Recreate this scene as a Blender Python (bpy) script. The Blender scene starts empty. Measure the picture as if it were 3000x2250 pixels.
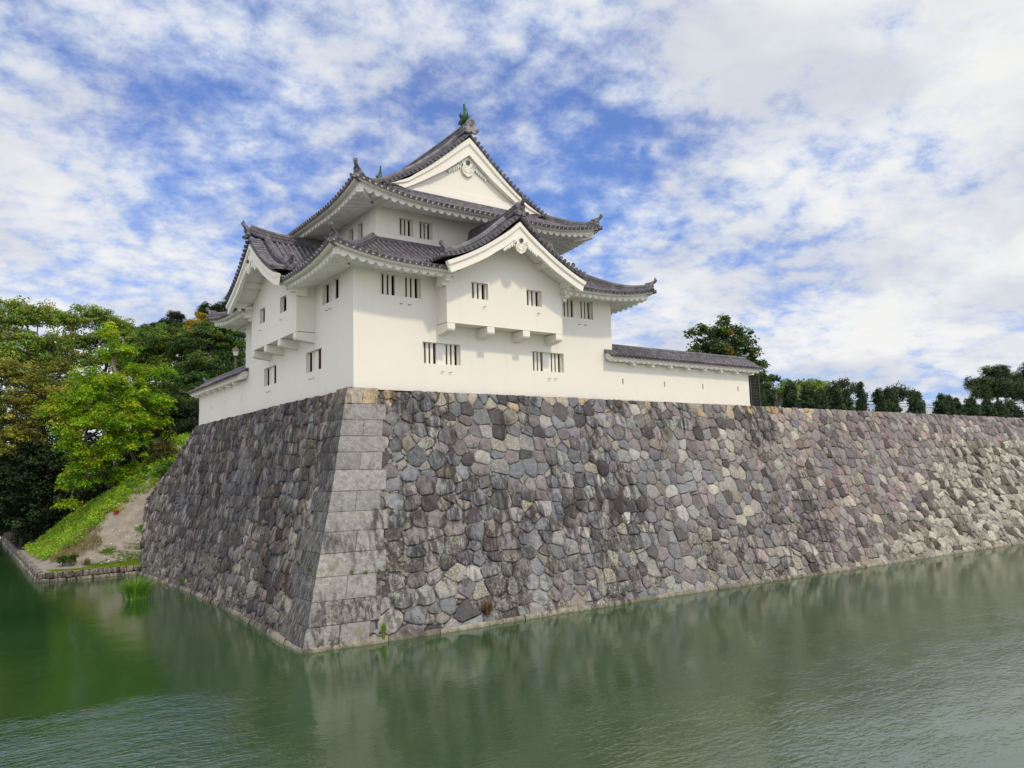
import bpy, bmesh, math, random
import numpy as np
from mathutils import Vector, Matrix
rad = math.radians
rng = random.Random(7)
nrng = np.random.default_rng(11)
S = bpy.context.scene
COL = S.collection

# ------------------------------------------------------------------ camera
def camera():
    yaw, pitch, roll = rad(35.651), rad(6.4765), rad(-1.4832)
    F = Vector((math.sin(yaw)*math.cos(pitch), math.cos(yaw)*math.cos(pitch), math.sin(pitch)))
    Rr = Vector((math.cos(yaw), -math.sin(yaw), 0)); U = Rr.cross(F)
    r = Rr*math.cos(roll)+U*math.sin(roll); u = U*math.cos(roll)-Rr*math.sin(roll)
    cd = bpy.data.cameras.new('camera'); cam = bpy.data.objects.new('camera', cd); COL.objects.link(cam)
    cd.sensor_width = 36; cd.lens = 27.574; cd.clip_end = 3000; cd.clip_start = .1
    m = Matrix((r, u, -F)).transposed().to_4x4(); m.translation = Vector((-12.9118, -28.7932, 4.7844))
    cam.matrix_world = m; S.camera = cam
camera()
S.view_settings.view_transform = 'Standard'; S.view_settings.look = 'None'
S.view_settings.exposure = 0.0; S.view_settings.gamma = 1
SUN_EL, SUN_AZ = 48.5, 1.5       # azimuth measured from -Y towards +X

# ------------------------------------------------------------------ node helpers
class NT:
    def __init__(s, nt): s.nt = nt; nt.nodes.clear()
    def n(s, typ, **kw):
        nd = s.nt.nodes.new(typ)
        ins = kw.pop('ins', {})
        for k, v in kw.items(): setattr(nd, k, v)
        for k, v in ins.items():
            if isinstance(v, bpy.types.NodeSocket): s.nt.links.new(v, nd.inputs[k])
            else: nd.inputs[k].default_value = v
        return nd
    def math(s, op, a, b=0.0, c=0.0, clamp=False):
        nd = s.n('ShaderNodeMath', operation=op, use_clamp=clamp, ins={0: a, 1: b, 2: c}); return nd.outputs[0]
    def mix(s, f, a, b, blend='MIX'):
        nd = s.nt.nodes.new('ShaderNodeMix'); nd.data_type = 'RGBA'; nd.blend_type = blend; nd.clamp_result = False
        for i, v in ((0, f), (6, a), (7, b)):
            if isinstance(v, bpy.types.NodeSocket): s.nt.links.new(v, nd.inputs[i])
            else: nd.inputs[i].default_value = v if i == 0 else (tuple(v)+(1,))[:4]
        return nd.outputs[2]
    def ramp(s, f, stops, interp='LINEAR'):
        nd = s.nt.nodes.new('ShaderNodeValToRGB'); cr = nd.color_ramp; cr.interpolation = interp
        while len(cr.elements) < len(stops): cr.elements.new(.5)
        for e, (p, c) in zip(cr.elements, stops):
            e.position = p; e.color = (c, c, c, 1) if not hasattr(c, '__len__') else (tuple(c)+(1,))[:4]
        s.nt.links.new(f, nd.inputs[0]); return nd.outputs[0]
    def sstep(s, x, a, b):
        nd = s.n('ShaderNodeMapRange', interpolation_type='SMOOTHSTEP', ins={0: x, 1: a, 2: b}); return nd.outputs[0]
    def noise(s, vec, scale, detail=4, rough=.55, dist=0.0):
        nd = s.n('ShaderNodeTexNoise', ins={'Vector': vec, 'Scale': scale, 'Detail': detail, 'Roughness': rough, 'Distortion': dist}); return nd.outputs[0]
    def vmul(s, v, xyz):
        nd = s.n('ShaderNodeVectorMath', operation='MULTIPLY', ins={0: v, 1: xyz}); return nd.outputs[0]
    def link(s, a, b): s.nt.links.new(a, b)

# ------------------------------------------------------------------ world: sky and clouds
def world():
    w = bpy.data.worlds.new('World'); S.world = w; w.use_nodes = True
    t = NT(w.node_tree)
    sky = t.n('ShaderNodeTexSky', sky_type='NISHITA', sun_disc=False)
    sky.sun_elevation = rad(SUN_EL); sky.sun_rotation = rad(180-SUN_AZ)
    sky.air_density = 1.0; sky.dust_density = .6; sky.ozone_density = 3.0
    tc = t.n('ShaderNodeTexCoord').outputs['Generated']
    sp = t.n('ShaderNodeSeparateXYZ', ins={0: tc})
    z = t.math('MAXIMUM', sp.outputs[2], 0.0); zz = t.math('ADD', z, .30)
    u = t.math('DIVIDE', sp.outputs[0], zz); v = t.math('DIVIDE', sp.outputs[1], zz)
    P = t.n('ShaderNodeCombineXYZ', ins={0: u, 1: v, 2: 0.0}).outputs[0]
    big = t.noise(P, 1.25, 4, .5, .3)
    vor = t.n('ShaderNodeTexVoronoi', feature='SMOOTH_F1', ins={'Vector': t.n('ShaderNodeVectorMath', operation='ADD', ins={0: P, 1: t.vmul(t.n('ShaderNodeTexNoise', ins={'Vector': P, 'Scale': 7.0, 'Detail': 4.0}).outputs['Color'], (.16, .16, 0))}).outputs[0], 'Scale': 15.0, 'Smoothness': .6}).outputs['Distance']
    med = t.noise(P, 5.2, 10, .64, .2)
    fine = t.noise(P, 19.0, 8, .66, .1)
    d = t.math('MULTIPLY_ADD', vor, -.42, t.math('MULTIPLY_ADD', big, 1.35, t.math('MULTIPLY_ADD', med, 1.2, t.math('MULTIPLY', fine, .85))))
    # cloud banks and gaps: wide soft lobes about fixed compass directions
    for (vx, vy, vz), width, amt in LOBES:
        dp = t.n('ShaderNodeVectorMath', operation='DOT_PRODUCT', ins={0: tc, 1: (vx, vy, vz)}).outputs['Value']
        g = t.sstep(dp, math.cos(rad(width)), 1.0)
        d = t.math('MULTIPLY_ADD', g, amt, d)
    hz = t.sstep(sp.outputs[2], .30, .0)
    d = t.math('MULTIPLY_ADD', hz, .10, d)
    cover = t.sstep(d, 1.17, 1.76)
    cover = t.math('MULTIPLY_ADD', cover, .82, .15)
    thick = t.sstep(d, 1.42, 2.02)
    c1 = t.mix(thick, (.56, .66, .88), (.93, .925, .90))
    shade = t.noise(P, 2.2, 5, .55, .2)
    c1 = t.mix(t.math('MULTIPLY', t.sstep(shade, .40, .64), .72), c1, (.60, .635, .72))
    # added bright sky lobe, out of frame behind-left, lifting fill on the shaded walls
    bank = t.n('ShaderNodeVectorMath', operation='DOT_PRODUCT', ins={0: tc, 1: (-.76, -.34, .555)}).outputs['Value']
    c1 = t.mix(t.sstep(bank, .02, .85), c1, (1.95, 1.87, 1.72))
    sun_fill = t.n('ShaderNodeVectorMath', operation='DOT_PRODUCT', ins={0: tc, 1: (.02, -.80, .60)}).outputs['Value']
    c1 = t.mix(t.sstep(sun_fill, .0, .95), c1, (2.0, 1.86, 1.62))       # unseen glow round the sun, added to lift fill on the sunlit facade
    bs = t.n('ShaderNodeBackground', ins={'Color': t.mix(1.0, sky.outputs[0], (.42, .72, 1.28), 'MULTIPLY'), 'Strength': .13})
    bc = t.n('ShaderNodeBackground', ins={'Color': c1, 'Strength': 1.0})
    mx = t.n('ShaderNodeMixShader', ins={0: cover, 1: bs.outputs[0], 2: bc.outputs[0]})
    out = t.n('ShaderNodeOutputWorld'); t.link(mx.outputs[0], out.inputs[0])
LOBES = [((.852, .466, .238), 30, .17), ((.84, .36, .41), 28, .27), ((.167, .901, .40), 7, -.05), ((.34, .872, .35), 7, -.09), ((.069, .907, .415), 8, -.08), ((.11, .952, .287), 6, -.04),
         ((.073, .934, .33), 9, .22), ((.098, .972, .213), 16, .26), ((.311, .818, .484), 12, .14), ((.66, .635, .385), 10, -.30), ((.70, .655, .30), 7, -.12), ((.814, .539, .215), 6, -.24), ((.80, .59, .10), 14, -.10), ((.726, .645, .24), 8, .08)]
world()
sl = bpy.data.lights.new('sun', 'SUN'); so = bpy.data.objects.new('sun', sl); COL.objects.link(so)
sl.energy = 2.0; sl.angle = rad(3.5); sl.color = (1.0, .86, .63)
sd = Vector((math.sin(rad(SUN_AZ))*math.cos(rad(SUN_EL)), -math.cos(rad(SUN_AZ))*math.cos(rad(SUN_EL)), math.sin(rad(SUN_EL))))
so.rotation_euler = sd.to_track_quat('Z', 'Y').to_euler(); so.location = (0, -60, 70)

# ------------------------------------------------------------------ object helpers
def tag(o, label=None, cat=None, group=None, kind=None):
    for k, v in (('label', label), ('category', cat), ('group', group), ('kind', kind)):
        if v: o[k] = v
    return o
def thing(name, label, cat, loc=(0, 0, 0), group=None):
    o = bpy.data.objects.new(name, None); o.empty_display_size = .3; COL.objects.link(o); o.location = loc
    return tag(o, label, cat, group)
class MB:
    def __init__(s): s.v = []; s.f = []; s.c = []; s.hascol = False
    def V(s, *ps):
        i = len(s.v)
        for p in ps: s.v.append((p[0], p[1], p[2]))
        return i
    def face(s, idx, col=None):
        s.f.append(tuple(idx)); s.c.append(col)
        if col is not None: s.hascol = True
    def poly(s, pts, col=None):
        i = s.V(*pts); s.face(range(i, i+len(pts)), col)
    def quad(s, a, b, c, d, col=None): s.poly((a, b, c, d), col)
    def loft(s, rings, closed=True, caps=True, col=None):
        n = len(rings[0]); i0 = [s.V(*r) for r in rings]
        for a, b in zip(i0[:-1], i0[1:]):
            for k in range(n if closed else n-1):
                k2 = (k+1) % n; s.face((a+k, a+k2, b+k2, b+k), col)
        if caps and closed:
            s.face(range(i0[0], i0[0]+n), col); s.face(range(i0[-1], i0[-1]+n), col)
    def box(s, a, b, M=None, col=None):
        (x0, y0, z0), (x1, y1, z1) = a, b
        P = [(x0, y0, z0), (x1, y0, z0), (x1, y1, z0), (x0, y1, z0), (x0, y0, z1), (x1, y0, z1), (x1, y1, z1), (x0, y1, z1)]
        if M: P = [M(*p) for p in P]
        i = s.V(*P)
        for f in ((0, 1, 2, 3), (4, 5, 6, 7), (0, 1, 5, 4), (1, 2, 6, 5), (2, 3, 7, 6), (3, 0, 4, 7)): s.face([i+k for k in f], col)
    def tube(s, pts, r, n=8, caps=True, col=None):
        pts = [Vector(p) for p in pts]; rings = []
        rr = r if hasattr(r, '__len__') else [r]*len(pts)
        ref = None
        for k, p in enumerate(pts):
            T = (pts[min(k+1, len(pts)-1)]-pts[max(k-1, 0)]).normalized()
            if ref is None: ref = Vector((0, 0, 1)) if abs(T.z) < .9 else Vector((1, 0, 0))
            X = T.cross(ref); X = X.normalized() if X.length > 1e-6 else Vector((1, 0, 0)); Y = X.cross(T).normalized(); ref = Y
            rings.append([p+X*(rr[k]*math.cos(2*math.pi*j/n))+Y*(rr[k]*math.sin(2*math.pi*j/n)) for j in range(n)])
        s.loft(rings, True, caps, col)
    def prism(s, pts2, f, h0, h1, col=None):      # closed outline swept from h0 to h1 through map f(a, b, h)
        n = len(pts2); i = s.V(*[f(a, b, h0) for a, b in pts2]); j = s.V(*[f(a, b, h1) for a, b in pts2])
        s.face(range(i, i+n), col); s.face(range(j, j+n), col)
        for k in range(n): s.face((i+k, i+(k+1) % n, j+(k+1) % n, j+k), col)
    def build(s, name, mat, parent=None, smooth=False, recalc=True, loc=None):
        me = bpy.data.meshes.new(name); me.from_pydata(s.v, [], s.f)
        if s.hascol:
            at = me.color_attributes.new('Col', 'FLOAT_COLOR', 'CORNER')
            arr = []
            for f, c in zip(s.f, s.c):
                c = c or (.5, .5, .5); arr.extend((c[0], c[1], c[2], c[3] if len(c) > 3 else 1.0)*len(f))
            at.data.foreach_set('color', arr)
        if recalc:
            bm = bmesh.new(); bm.from_mesh(me); bmesh.ops.recalc_face_normals(bm, faces=bm.faces); bm.to_mesh(me); bm.free()
        if smooth: me.shade_smooth() if smooth is True else me.shade_smooth()
        me.update()
        if mat: me.materials.append(mat)
        o = bpy.data.objects.new(name, me); COL.objects.link(o)
        if smooth and smooth is not True:
            try: me.set_sharp_from_angle(angle=rad(smooth))
            except Exception: pass
        if parent is not None:
            o.parent = parent
            if parent.parent is None and parent.type == 'EMPTY': o.matrix_parent_inverse = Matrix.Translation(-Vector(parent.location))
            elif parent.parent is not None or parent.type != 'EMPTY': o.matrix_parent_inverse = Matrix.Identity(4)
        return o
def lerp(a, b, t): return a+(b-a)*t
def interp(tab, x):
    if x <= tab[0][0]: return tab[0][1]
    for (a, p), (b, q) in zip(tab[:-1], tab[1:]):
        if x <= b: return p+(q-p)*(x-a)/(b-a)
    return tab[-1][1]
def smooth_tab(tab, n=60):                        # monotone-ish smoothing of a table by Catmull-Rom
    xs = [p[0] for p in tab]; ys = [p[1] for p in tab]; m = []
    for i in range(len(tab)):
        a, b = max(0, i-1), min(len(tab)-1, i+1); m.append((ys[b]-ys[a])/(xs[b]-xs[a]))
    out = []
    for k in range(n+1):
        x = xs[0]+(xs[-1]-xs[0])*k/n; i = max(0, min(len(xs)-2, sum(1 for q in xs if q <= x)-1))
        h = xs[i+1]-xs[i]; t = (x-xs[i])/h
        y = (2*t**3-3*t*t+1)*ys[i]+(t**3-2*t*t+t)*h*m[i]+(3*t*t-2*t**3)*ys[i+1]+(t**3-t*t)*h*m[i+1]
        out.append((x, y))
    return out

# ------------------------------------------------------------------ materials
MAT = {}
def mat(name):
    m = bpy.data.materials.new(name); m.use_nodes = True; t = NT(m.node_tree)
    p = t.n('ShaderNodeBsdfPrincipled'); o = t.n('ShaderNodeOutputMaterial'); t.link(p.outputs[0], o.inputs[0]); MAT[name] = m
    return m, t, p, o
def wcoord(t): return t.n('ShaderNodeNewGeometry').outputs['Position']
def bump(t, p, h, strength, dist):
    b = t.n('ShaderNodeBump', ins={'Height': h, 'Strength': strength, 'Distance': dist}); t.link(b.outputs[0], p.inputs['Normal'])
def simple(name, col, rough=.6, var=.12, scale=6.0, metal=0.0, bmp=0.0, spec=.5):
    m, t, p, o = mat(name); W = wcoord(t)
    n = t.noise(W, scale, 5, .6)
    f = t.ramp(n, [(.3, 1-var), (.7, 1+var)])
    t.link(t.mix(1.0, col, f, 'MULTIPLY'), p.inputs['Base Color'])
    p.inputs['Roughness'].default_value = rough; p.inputs['Metallic'].default_value = metal; p.inputs['Specular IOR Level'].default_value = spec
    if bmp: bump(t, p, t.noise(W, scale*5, 4), bmp, .02)
    return m
def m_plaster():
    m, t, p, o = mat('plaster'); W = wcoord(t)
    base = t.mix(t.sstep(t.noise(W, .45, 4, .6), .35, .7), (.715, .69, .62), (.695, .672, .608))
    st = t.noise(t.vmul(W, (2.6, 2.6, .22)), 1.0, 6, .65)
    base = t.mix(t.math('MULTIPLY', t.sstep(st, .54, .76), .30), base, (.56, .55, .50))
    zf = t.n('ShaderNodeSeparateXYZ', ins={0: W}).outputs[2]
    ft = t.math('MULTIPLY', t.sstep(t.math('MULTIPLY_ADD', t.noise(W, 1.3, 5, .65), 1.1, t.math('MULTIPLY', zf, -1.0)), -8.05, -7.45), .45)
    base = t.mix(ft, base, (.53, .50, .43))
    sm = t.noise(W, 1.7, 7, .7)
    base = t.mix(t.math('MULTIPLY', t.sstep(sm, .6, .82), .16), base, (.60, .585, .53))
    t.link(base, p.inputs['Base Color']); p.inputs['Roughness'].default_value = .8; p.inputs['Specular IOR Level'].default_value = .25
    bump(t, p, t.math('ADD', t.noise(W, 2.0, 5), t.math('MULTIPLY', t.noise(W, 40, 3), .15)), .25, .03)
def m_soffit():
    m, t, p, o = mat('eave_plaster'); W = wcoord(t)
    base = t.mix(t.sstep(t.noise(W, 1.3, 6, .65), .42, .75), (.74, .73, .69), (.60, .59, .54))
    t.link(base, p.inputs['Base Color']); p.inputs['Roughness'].default_value = .85; p.inputs['Specular IOR Level'].default_value = .2
    bump(t, p, t.noise(W, 9, 5), .2, .02)
def m_tile():
    m, t, p, o = mat('roof_tile'); W = wcoord(t)
    n = t.noise(W, 3.2, 4, .6); n2 = t.noise(W, 14, 3, .6); n3 = t.noise(W, .7, 4, .6)
    c = t.mix(t.sstep(n, .3, .72), (.058, .056, .066), (.158, .152, .172))
    c = t.mix(t.math('MULTIPLY', t.sstep(n2, .5, .75), .5), c, (.30, .285, .31))
    c = t.mix(t.math('MULTIPLY', t.sstep(n3, .5, .7), .35), c, (.045, .042, .048))
    t.link(c, p.inputs['Base Color']); p.inputs['Roughness'].default_value = .5; p.inputs['Specular IOR Level'].default_value = .45
    bump(t, p, n2, .15, .01)
def m_stone():
    m, t, p, o = mat('rampart_stone'); W = wcoord(t)
    at = t.n('ShaderNodeAttribute', attribute_name='Col'); C = at.outputs['Color']
    sp = t.n('ShaderNodeSeparateXYZ', ins={0: W})
    n1 = t.noise(W, 5.0, 7, .68); n2 = t.noise(W, 22, 5, .65); n0 = t.noise(W, 1.1, 4, .6)
    c = t.mix(1.0, C, t.ramp(n1, [(.28, .58), (.5, 1.0), (.74, 1.42)]), 'MULTIPLY')
    c = t.mix(1.0, c, t.ramp(n2, [(.3, .76), (.72, 1.26)]), 'MULTIPLY')
    # mineral tint drifting from stone to stone
    c = t.mix(t.math('MULTIPLY', t.sstep(n0, .45, .7), .28), c, t.mix(1.0, C, (1.06, .99, .94), 'MULTIPLY'))
    # dark run-off streaks
    st = t.noise(t.vmul(W, (3.4, 3.4, .42)), 1.0, 7, .7, .4); area = t.noise(t.vmul(W, (.26, .26, .13)), 1.0, 5, .62)
    AL = at.outputs['Alpha']; isl = t.math('SUBTRACT', 1.0, t.sstep(AL, .1, .3)); iss = t.math('MULTIPLY', t.sstep(AL, .3, .45), t.math('SUBTRACT', 1.0, t.sstep(AL, .55, .8)))
    k = t.math('MULTIPLY', t.sstep(st, .43, .56), t.sstep(t.math('MULTIPLY_ADD', t.sstep(sp.outputs[1], -1.2, 1.5), .11, area), .47, .56))
    k = t.math('MULTIPLY', k, t.math('MULTIPLY_ADD', t.sstep(sp.outputs[0], 26, 34), -.75, 1.0))
    k = t.math('MAXIMUM', k, t.math('MULTIPLY', iss, t.sstep(t.noise(t.vmul(W, (9, 9, 1.3)), 1.0, 6, .7, .3), .42, .58)))
    c = t.mix(t.math('MULTIPLY', k, .82), c, (.036, .029, .028))
    # pale crust lichen, mostly low on the wall
    li = t.noise(W, 9.0, 8, .75, .3); la = t.noise(W, .55, 3, .55)
    low = t.sstep(sp.outputs[2], 4.6, -.6)
    k2 = t.math('MULTIPLY', t.sstep(li, .50, .60), t.math('MULTIPLY', t.sstep(t.math('MULTIPLY_ADD', low, .14, la), .60, .74), .8))
    k2 = t.math('MAXIMUM', k2, t.math('MULTIPLY', isl, t.sstep(t.noise(W, 17, 8, .8, .3), .44, .56)))
    c = t.mix(t.math('MULTIPLY', k2, .80), c, (.47, .455, .35))
    # moss on the damp shaded side
    mo = t.math('MULTIPLY', t.sstep(t.noise(W, .8, 5, .6), .58, .72), t.sstep(sp.outputs[0], .6, -1.0))
    c = t.mix(t.math('MULTIPLY', mo, .55), c, (.12, .14, .065))
    # damp tide line
    wet = t.sstep(t.math('MULTIPLY_ADD', n1, .3, sp.outputs[2]), -.60, -.76)
    c = t.mix(t.math('MULTIPLY', wet, .55), c, (.07, .07, .045))
    t.link(c, p.inputs['Base Color']); p.inputs['Roughness'].default_value = .82; p.inputs['Specular IOR Level'].default_value = .3
    hh = t.math('ADD', t.math('MULTIPLY', n1, 1.0), t.math('MULTIPLY', n2, .4))
    bump(t, p, hh, 1.0, .11)
def m_leaf(name, trans=.35, rough=.5):
    m, t, p, o = mat(name)
    at = t.n('ShaderNodeAttribute', attribute_name='Col'); C = at.outputs['Color']
    t.link(C, p.inputs['Base Color']); p.inputs['Roughness'].default_value = rough; p.inputs['Specular IOR Level'].default_value = .3
    tr = t.n('ShaderNodeBsdfTranslucent', ins={'Color': t.mix(1.0, C, (1.25, 1.35, .6), 'MULTIPLY')})
    mx = t.n('ShaderNodeMixShader', ins={0: trans, 1: p.outputs[0], 2: tr.outputs[0]}); t.link(mx.outputs[0], o.inputs[0])
def m_water():
    m, t, p, o = mat('moat_water'); W = wcoord(t)
    sp = t.n('ShaderNodeSeparateXYZ', ins={0: W}); X, Y = sp.outputs[0], sp.outputs[1]
    # the breeze ruffles two stretches of open water, the water in the lee of the rampart lies calm
    gust = t.math('MULTIPLY_ADD', t.noise(t.vmul(W, (1, 1, 0)), .35, 5, .65), 5.0, -2.5)
    Yg = t.math('ADD', Y, gust); Xg = t.math('ADD', X, t.math('MULTIPLY', gust, .7))
    ra = t.math('MULTIPLY', t.sstep(Yg, -11.2, -15.5), t.sstep(t.math('MULTIPLY_ADD', Y, .35, Xg), -9.5, -4.5))
    rb = t.math('MULTIPLY', t.sstep(Yg, -4.6, -8.5), t.sstep(t.math('MULTIPLY_ADD', Y, -.12, Xg), -4.2, -7.2))
    patchy = t.sstep(t.noise(t.vmul(W, (.5, 1.1, 0)), 1.0, 4, .65), .40, .66)
    ruf = t.math('MULTIPLY', t.math('MAXIMUM', t.math('MULTIPLY', ra, .11), t.math('MULTIPLY', rb, .66)), t.math('MULTIPLY_ADD', patchy, .8, .2))
    rip = t.noise(t.vmul(W, (4.2, 7.6, 0)), 1.0, 3, .5, .5)
    rip2 = t.noise(t.vmul(W, (9.5, 14.0, 0)), 1.0, 2, .5, .3)
    swell = t.noise(t.vmul(W, (.55, .7, 0)), 1.0, 3, .55)
    calm = t.math('MULTIPLY_ADD', swell, .022, t.math('MULTIPLY_ADD', rip2, .002, t.math('MULTIPLY', rip, .0065)))
    rough = t.math('MULTIPLY_ADD', rip2, .06, t.math('MULTIPLY', t.math('POWER', rip, 1.6), .36))
    h = t.math('MULTIPLY_ADD', rough, ruf, calm)
    murk = t.noise(t.vmul(W, (1, 1, 0)), .12, 4, .6)
    c = t.mix(t.sstep(murk, .35, .65), (.017, .054, .013), (.025, .070, .017))
    t.link(c, p.inputs['Base Color']); p.inputs['Roughness'].default_value = .10; p.inputs['IOR'].default_value = 2.6
    p.inputs['Specular IOR Level'].default_value = .5
    bump(t, p, h, 1.0, .5)
def m_ground():
    m, t, p, o = mat('bank_soil'); W = wcoord(t)
    n = t.noise(W, 1.6, 7, .65); n2 = t.noise(W, 9, 6, .7); n3 = t.noise(W, 28, 3, .6)
    c = t.mix(t.sstep(n, .35, .68), (.225, .20, .175), (.31, .285, .255))
    c = t.mix(t.math('MULTIPLY', t.sstep(n2, .55, .75), .6), c, (.13, .105, .08))
    c = t.mix(t.math('MULTIPLY', t.sstep(n3, .66, .72), .7), c, (.42, .39, .34))
    c = t.mix(t.math('MULTIPLY', t.sstep(t.noise(W, .5, 5, .65), .55, .7), .5), c, (.26, .215, .155))
    t.link(c, p.inputs['Base Color']); p.inputs['Roughness'].default_value = .95; p.inputs['Specular IOR Level'].default_value = .15
    bump(t, p, t.math('MULTIPLY_ADD', n2, .6, n), .9, .12)
m_plaster(); m_soffit(); m_tile(); m_stone(); m_water(); m_ground()
m_leaf('leaf', .38); m_leaf('needle', .15); m_leaf('grass_blade', .3)
simple('dark_interior', (.012, .009, .008), .9, .3, 3)
simple('red_brown_wood', (.07, .018, .012), .7, .3, 3)
simple('iron', (.03, .028, .027), .6, .2, 30)
simple('bark', (.115, .095, .075), .9, .35, 5, bmp=.6)
simple('pale_bark', (.26, .22, .17), .9, .3, 6, bmp=.5)
simple('verdigris', (.035, .085, .055), .45, .45, 14, metal=.35)
simple('grey_clay', (.215, .20, .205), .55, .18, 6)
simple('ridge_mortar', (.60, .585, .56), .85, .15, 4)
simple('brown_paint', (.085, .06, .045), .5, .15, 9)
simple('fence_post', (.14, .11, .10), .7, .2, 6)
simple('fence_bar', (.30, .33, .38), .6, .15, 6)
simple('lamp_glass', (.55, .60, .54), .25, .05, 3)
simple('lawn_soil', (.10, .13, .04), .95, .35, 2.2, bmp=.5)
simple('shade_dark_soil', (.05, .042, .03), .95, .3, 1.2)
simple('red_petal', (.55, .03, .015), .5, .15, 9)
simple('green_rock', (.13, .20, .17), .8, .3, 6, bmp=.6)
simple('stone_joint', (.05, .046, .042), .95, .45, 4, bmp=.6)

# ================================================================== THE TOWER
L, W_ = 14.0, 14.1
ZB = 8.05                                   # foot of the plaster walls
def fA(s, n, z): return Vector((s, -n, z))          # facade towards the camera's right (sunlit)
def fB(s, n, z): return Vector((-n, s, z))          # facade towards the camera's left (shaded)
def fC(s, n, z): return Vector((s, W_+n, z))
def fD(s, n, z): return Vector((L+n, s, z))
PL, TI, SO = MAT['plaster'], MAT['roof_tile'], MAT['eave_plaster']
tower = thing('castle_corner_tower', 'white two-storey castle tower with dark tiled roofs on the rampart corner', 'castle tower', (7, 7, 8.05))

def wall_face(mb, fac, n, s0, s1, z0, z1, holes):
    ss = sorted({s0, s1, *[h[0] for h in holes], *[h[1] for h in holes]}); zs = sorted({z0, z1, *[h[2] for h in holes], *[h[3] for h in holes]})
    for a, b in zip(ss[:-1], ss[1:]):
        for c, d in zip(zs[:-1], zs[1:]):
            m, k = (a+b)/2, (c+d)/2
            if any(h[0] < m < h[1] and h[2] < k < h[3] for h in holes): continue
            mb.quad(fac(a, n, c), fac(b, n, c), fac(b, n, d), fac(a, n, d))
def window(fac, n, h, double, parent, deep=.62, red=(0, 0), near=True):
    """Deep plastered recess with flat upright bars; the last gap of each half stands wider."""
    s0, s1, z0, z1 = h; mb = MB(); d1 = .19 if near else .14; rv = .10 if near else .03
    def ring(a, b, mb):
        (p0, p1, p2, p3, e0), (q0, q1, q2, q3, e1) = a, b
        A = [(p0, p2), (p1, p2), (p1, p3), (p0, p3)]; B = [(q0, q2), (q1, q2), (q1, q3), (q0, q3)]
        for k in range(4):
            k2 = (k+1) % 4
            mb.quad(fac(A[k][0], n-e0, A[k][1]), fac(A[k2][0], n-e0, A[k2][1]), fac(B[k2][0], n-e1, B[k2][1]), fac(B[k][0], n-e1, B[k][1]))
    ring((s0, s1, z0, z1, 0), (s0, s1, z0, z1, d1), mb)
    W2 = s1-s0
    halves = [(s0+.05, s0+W2*.405, z0, z1), (s0+W2*.595, s1-.05, z0, z1)] if double else [(s0+.03, s1-.05, z0, z1)]
    wall_face(mb, fac, n-d1, s0, s1, z0, z1, halves)
    for q in halves: ring((*q, d1), (*q, d1+rv), mb)
    w = mb.build('window', PL, parent)
    for hi_, q in enumerate(halves):
        a, b, c, d = q; im = MB(); im.quad(fac(a, n-deep, c), fac(b, n-deep, c), fac(b, n-deep, d), fac(a, n-deep, d)); ring((*q, d1+rv+.002), (*q, deep), im)
        bm = MB(); wd = (b-a)/.70
        for x0, bw in (((0, .13), (.215, .13), (.43, .13)) if near else (((0, .10), (.15, .11), (.31, .10)) if double else ((0, .10), (.16, .10)))):
            bm.box((a+x0*wd, n-d1-.07, c), (a+(x0+bw)*wd, n-d1-.012, d), M=fac)
        bm.build('lattice_bars', PL, w)
        im.build('dark_opening', MAT['red_brown_wood' if red[hi_] else 'dark_interior'], w)
    for x in [(s0+s1)/2+o for o in ((-.05, .34) if double else (.16,))]:
        hk = MB()
        hk.prism([(-.01, -.02), (.01, -.02), (.01, .065), (.11, .065), (.11, .085), (-.01, .085)], lambda a, b, h, x=x: fac(x+a, n+b, z0-.33+h), -.009, .009)
        hk.build('iron_hook', MAT['iron'], w)
    return w

# ---- lower storey walls with their window openings
WA = [(3.14, 5.02, 9.49, 10.41), (8.95, 10.82, 9.49, 10.41), (1.18, 3.10, 12.25, 13.15), (10.91, 12.82, 12.25, 13.15)]
WB = [(3.28, 5.12, 9.49, 10.41), (9.11, 10.95, 9.49, 10.41), (1.376, 3.215, 12.25, 13.15), (10.95, 12.8, 12.25, 13.15)]
mb = MB(); ZT = 13.36
wall_face(mb, fA, 0, 0, L, ZB, ZT, WA); wall_face(mb, fB, 0, 0, W_, ZB, ZT, WB)
wall_face(mb, fC, 0, 0, L, ZB, ZT, []); wall_face(mb, fD, 0, 0, W_, ZB, ZT, [])
lower_wall = mb.build('lower_wall', PL, tower, recalc=False)
for h in WA[:2]: window(fA, 0, h, True, tower, red=(1, 0))
for h in WA[2:]: window(fA, 0, h, True, tower)
for h in WB[:2]: window(fB, 0, h, True, tower, red=(1, 0), near=False)
for h in WB[2:]: window(fB, 0, h, True, tower, near=False)
# ---- upper storey
U0, U1, V0, V1 = 2.0, 12.0, 2.0, 12.1
def gA(s, n, z): return Vector((s, V0-n, z))
def gB(s, n, z): return Vector((U0-n, s, z))
def gC(s, n, z): return Vector((s, V1+n, z))
def gD(s, n, z): return Vector((U1+n, s, z))
WU = [(3.13, 3.86, 15.60, 16.40), (4.16, 4.87, 15.60, 16.40), (9.13, 9.86, 15.60, 16.40), (10.14, 10.87, 15.60, 16.40)]
WV = [(3.43, 3.95, 15.60, 16.40), (4.46, 4.98, 15.60, 16.40), (9.1, 9.8, 15.60, 16.40)]
mb = MB()
wall_face(mb, gA, 0, U0, U1, 14.6, 16.85, WU); wall_face(mb, gB, 0, V0, V1, 14.6, 16.85, WV)
wall_face(mb, gC, 0, U0, U1, 14.6, 16.85, []); wall_face(mb, gD, 0, V0, V1, 14.6, 16.85, [])
upper_wall = mb.build('upper_wall', PL, tower, recalc=False)
mb = MB()                                    # flared plaster skirting of the upper storey
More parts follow.
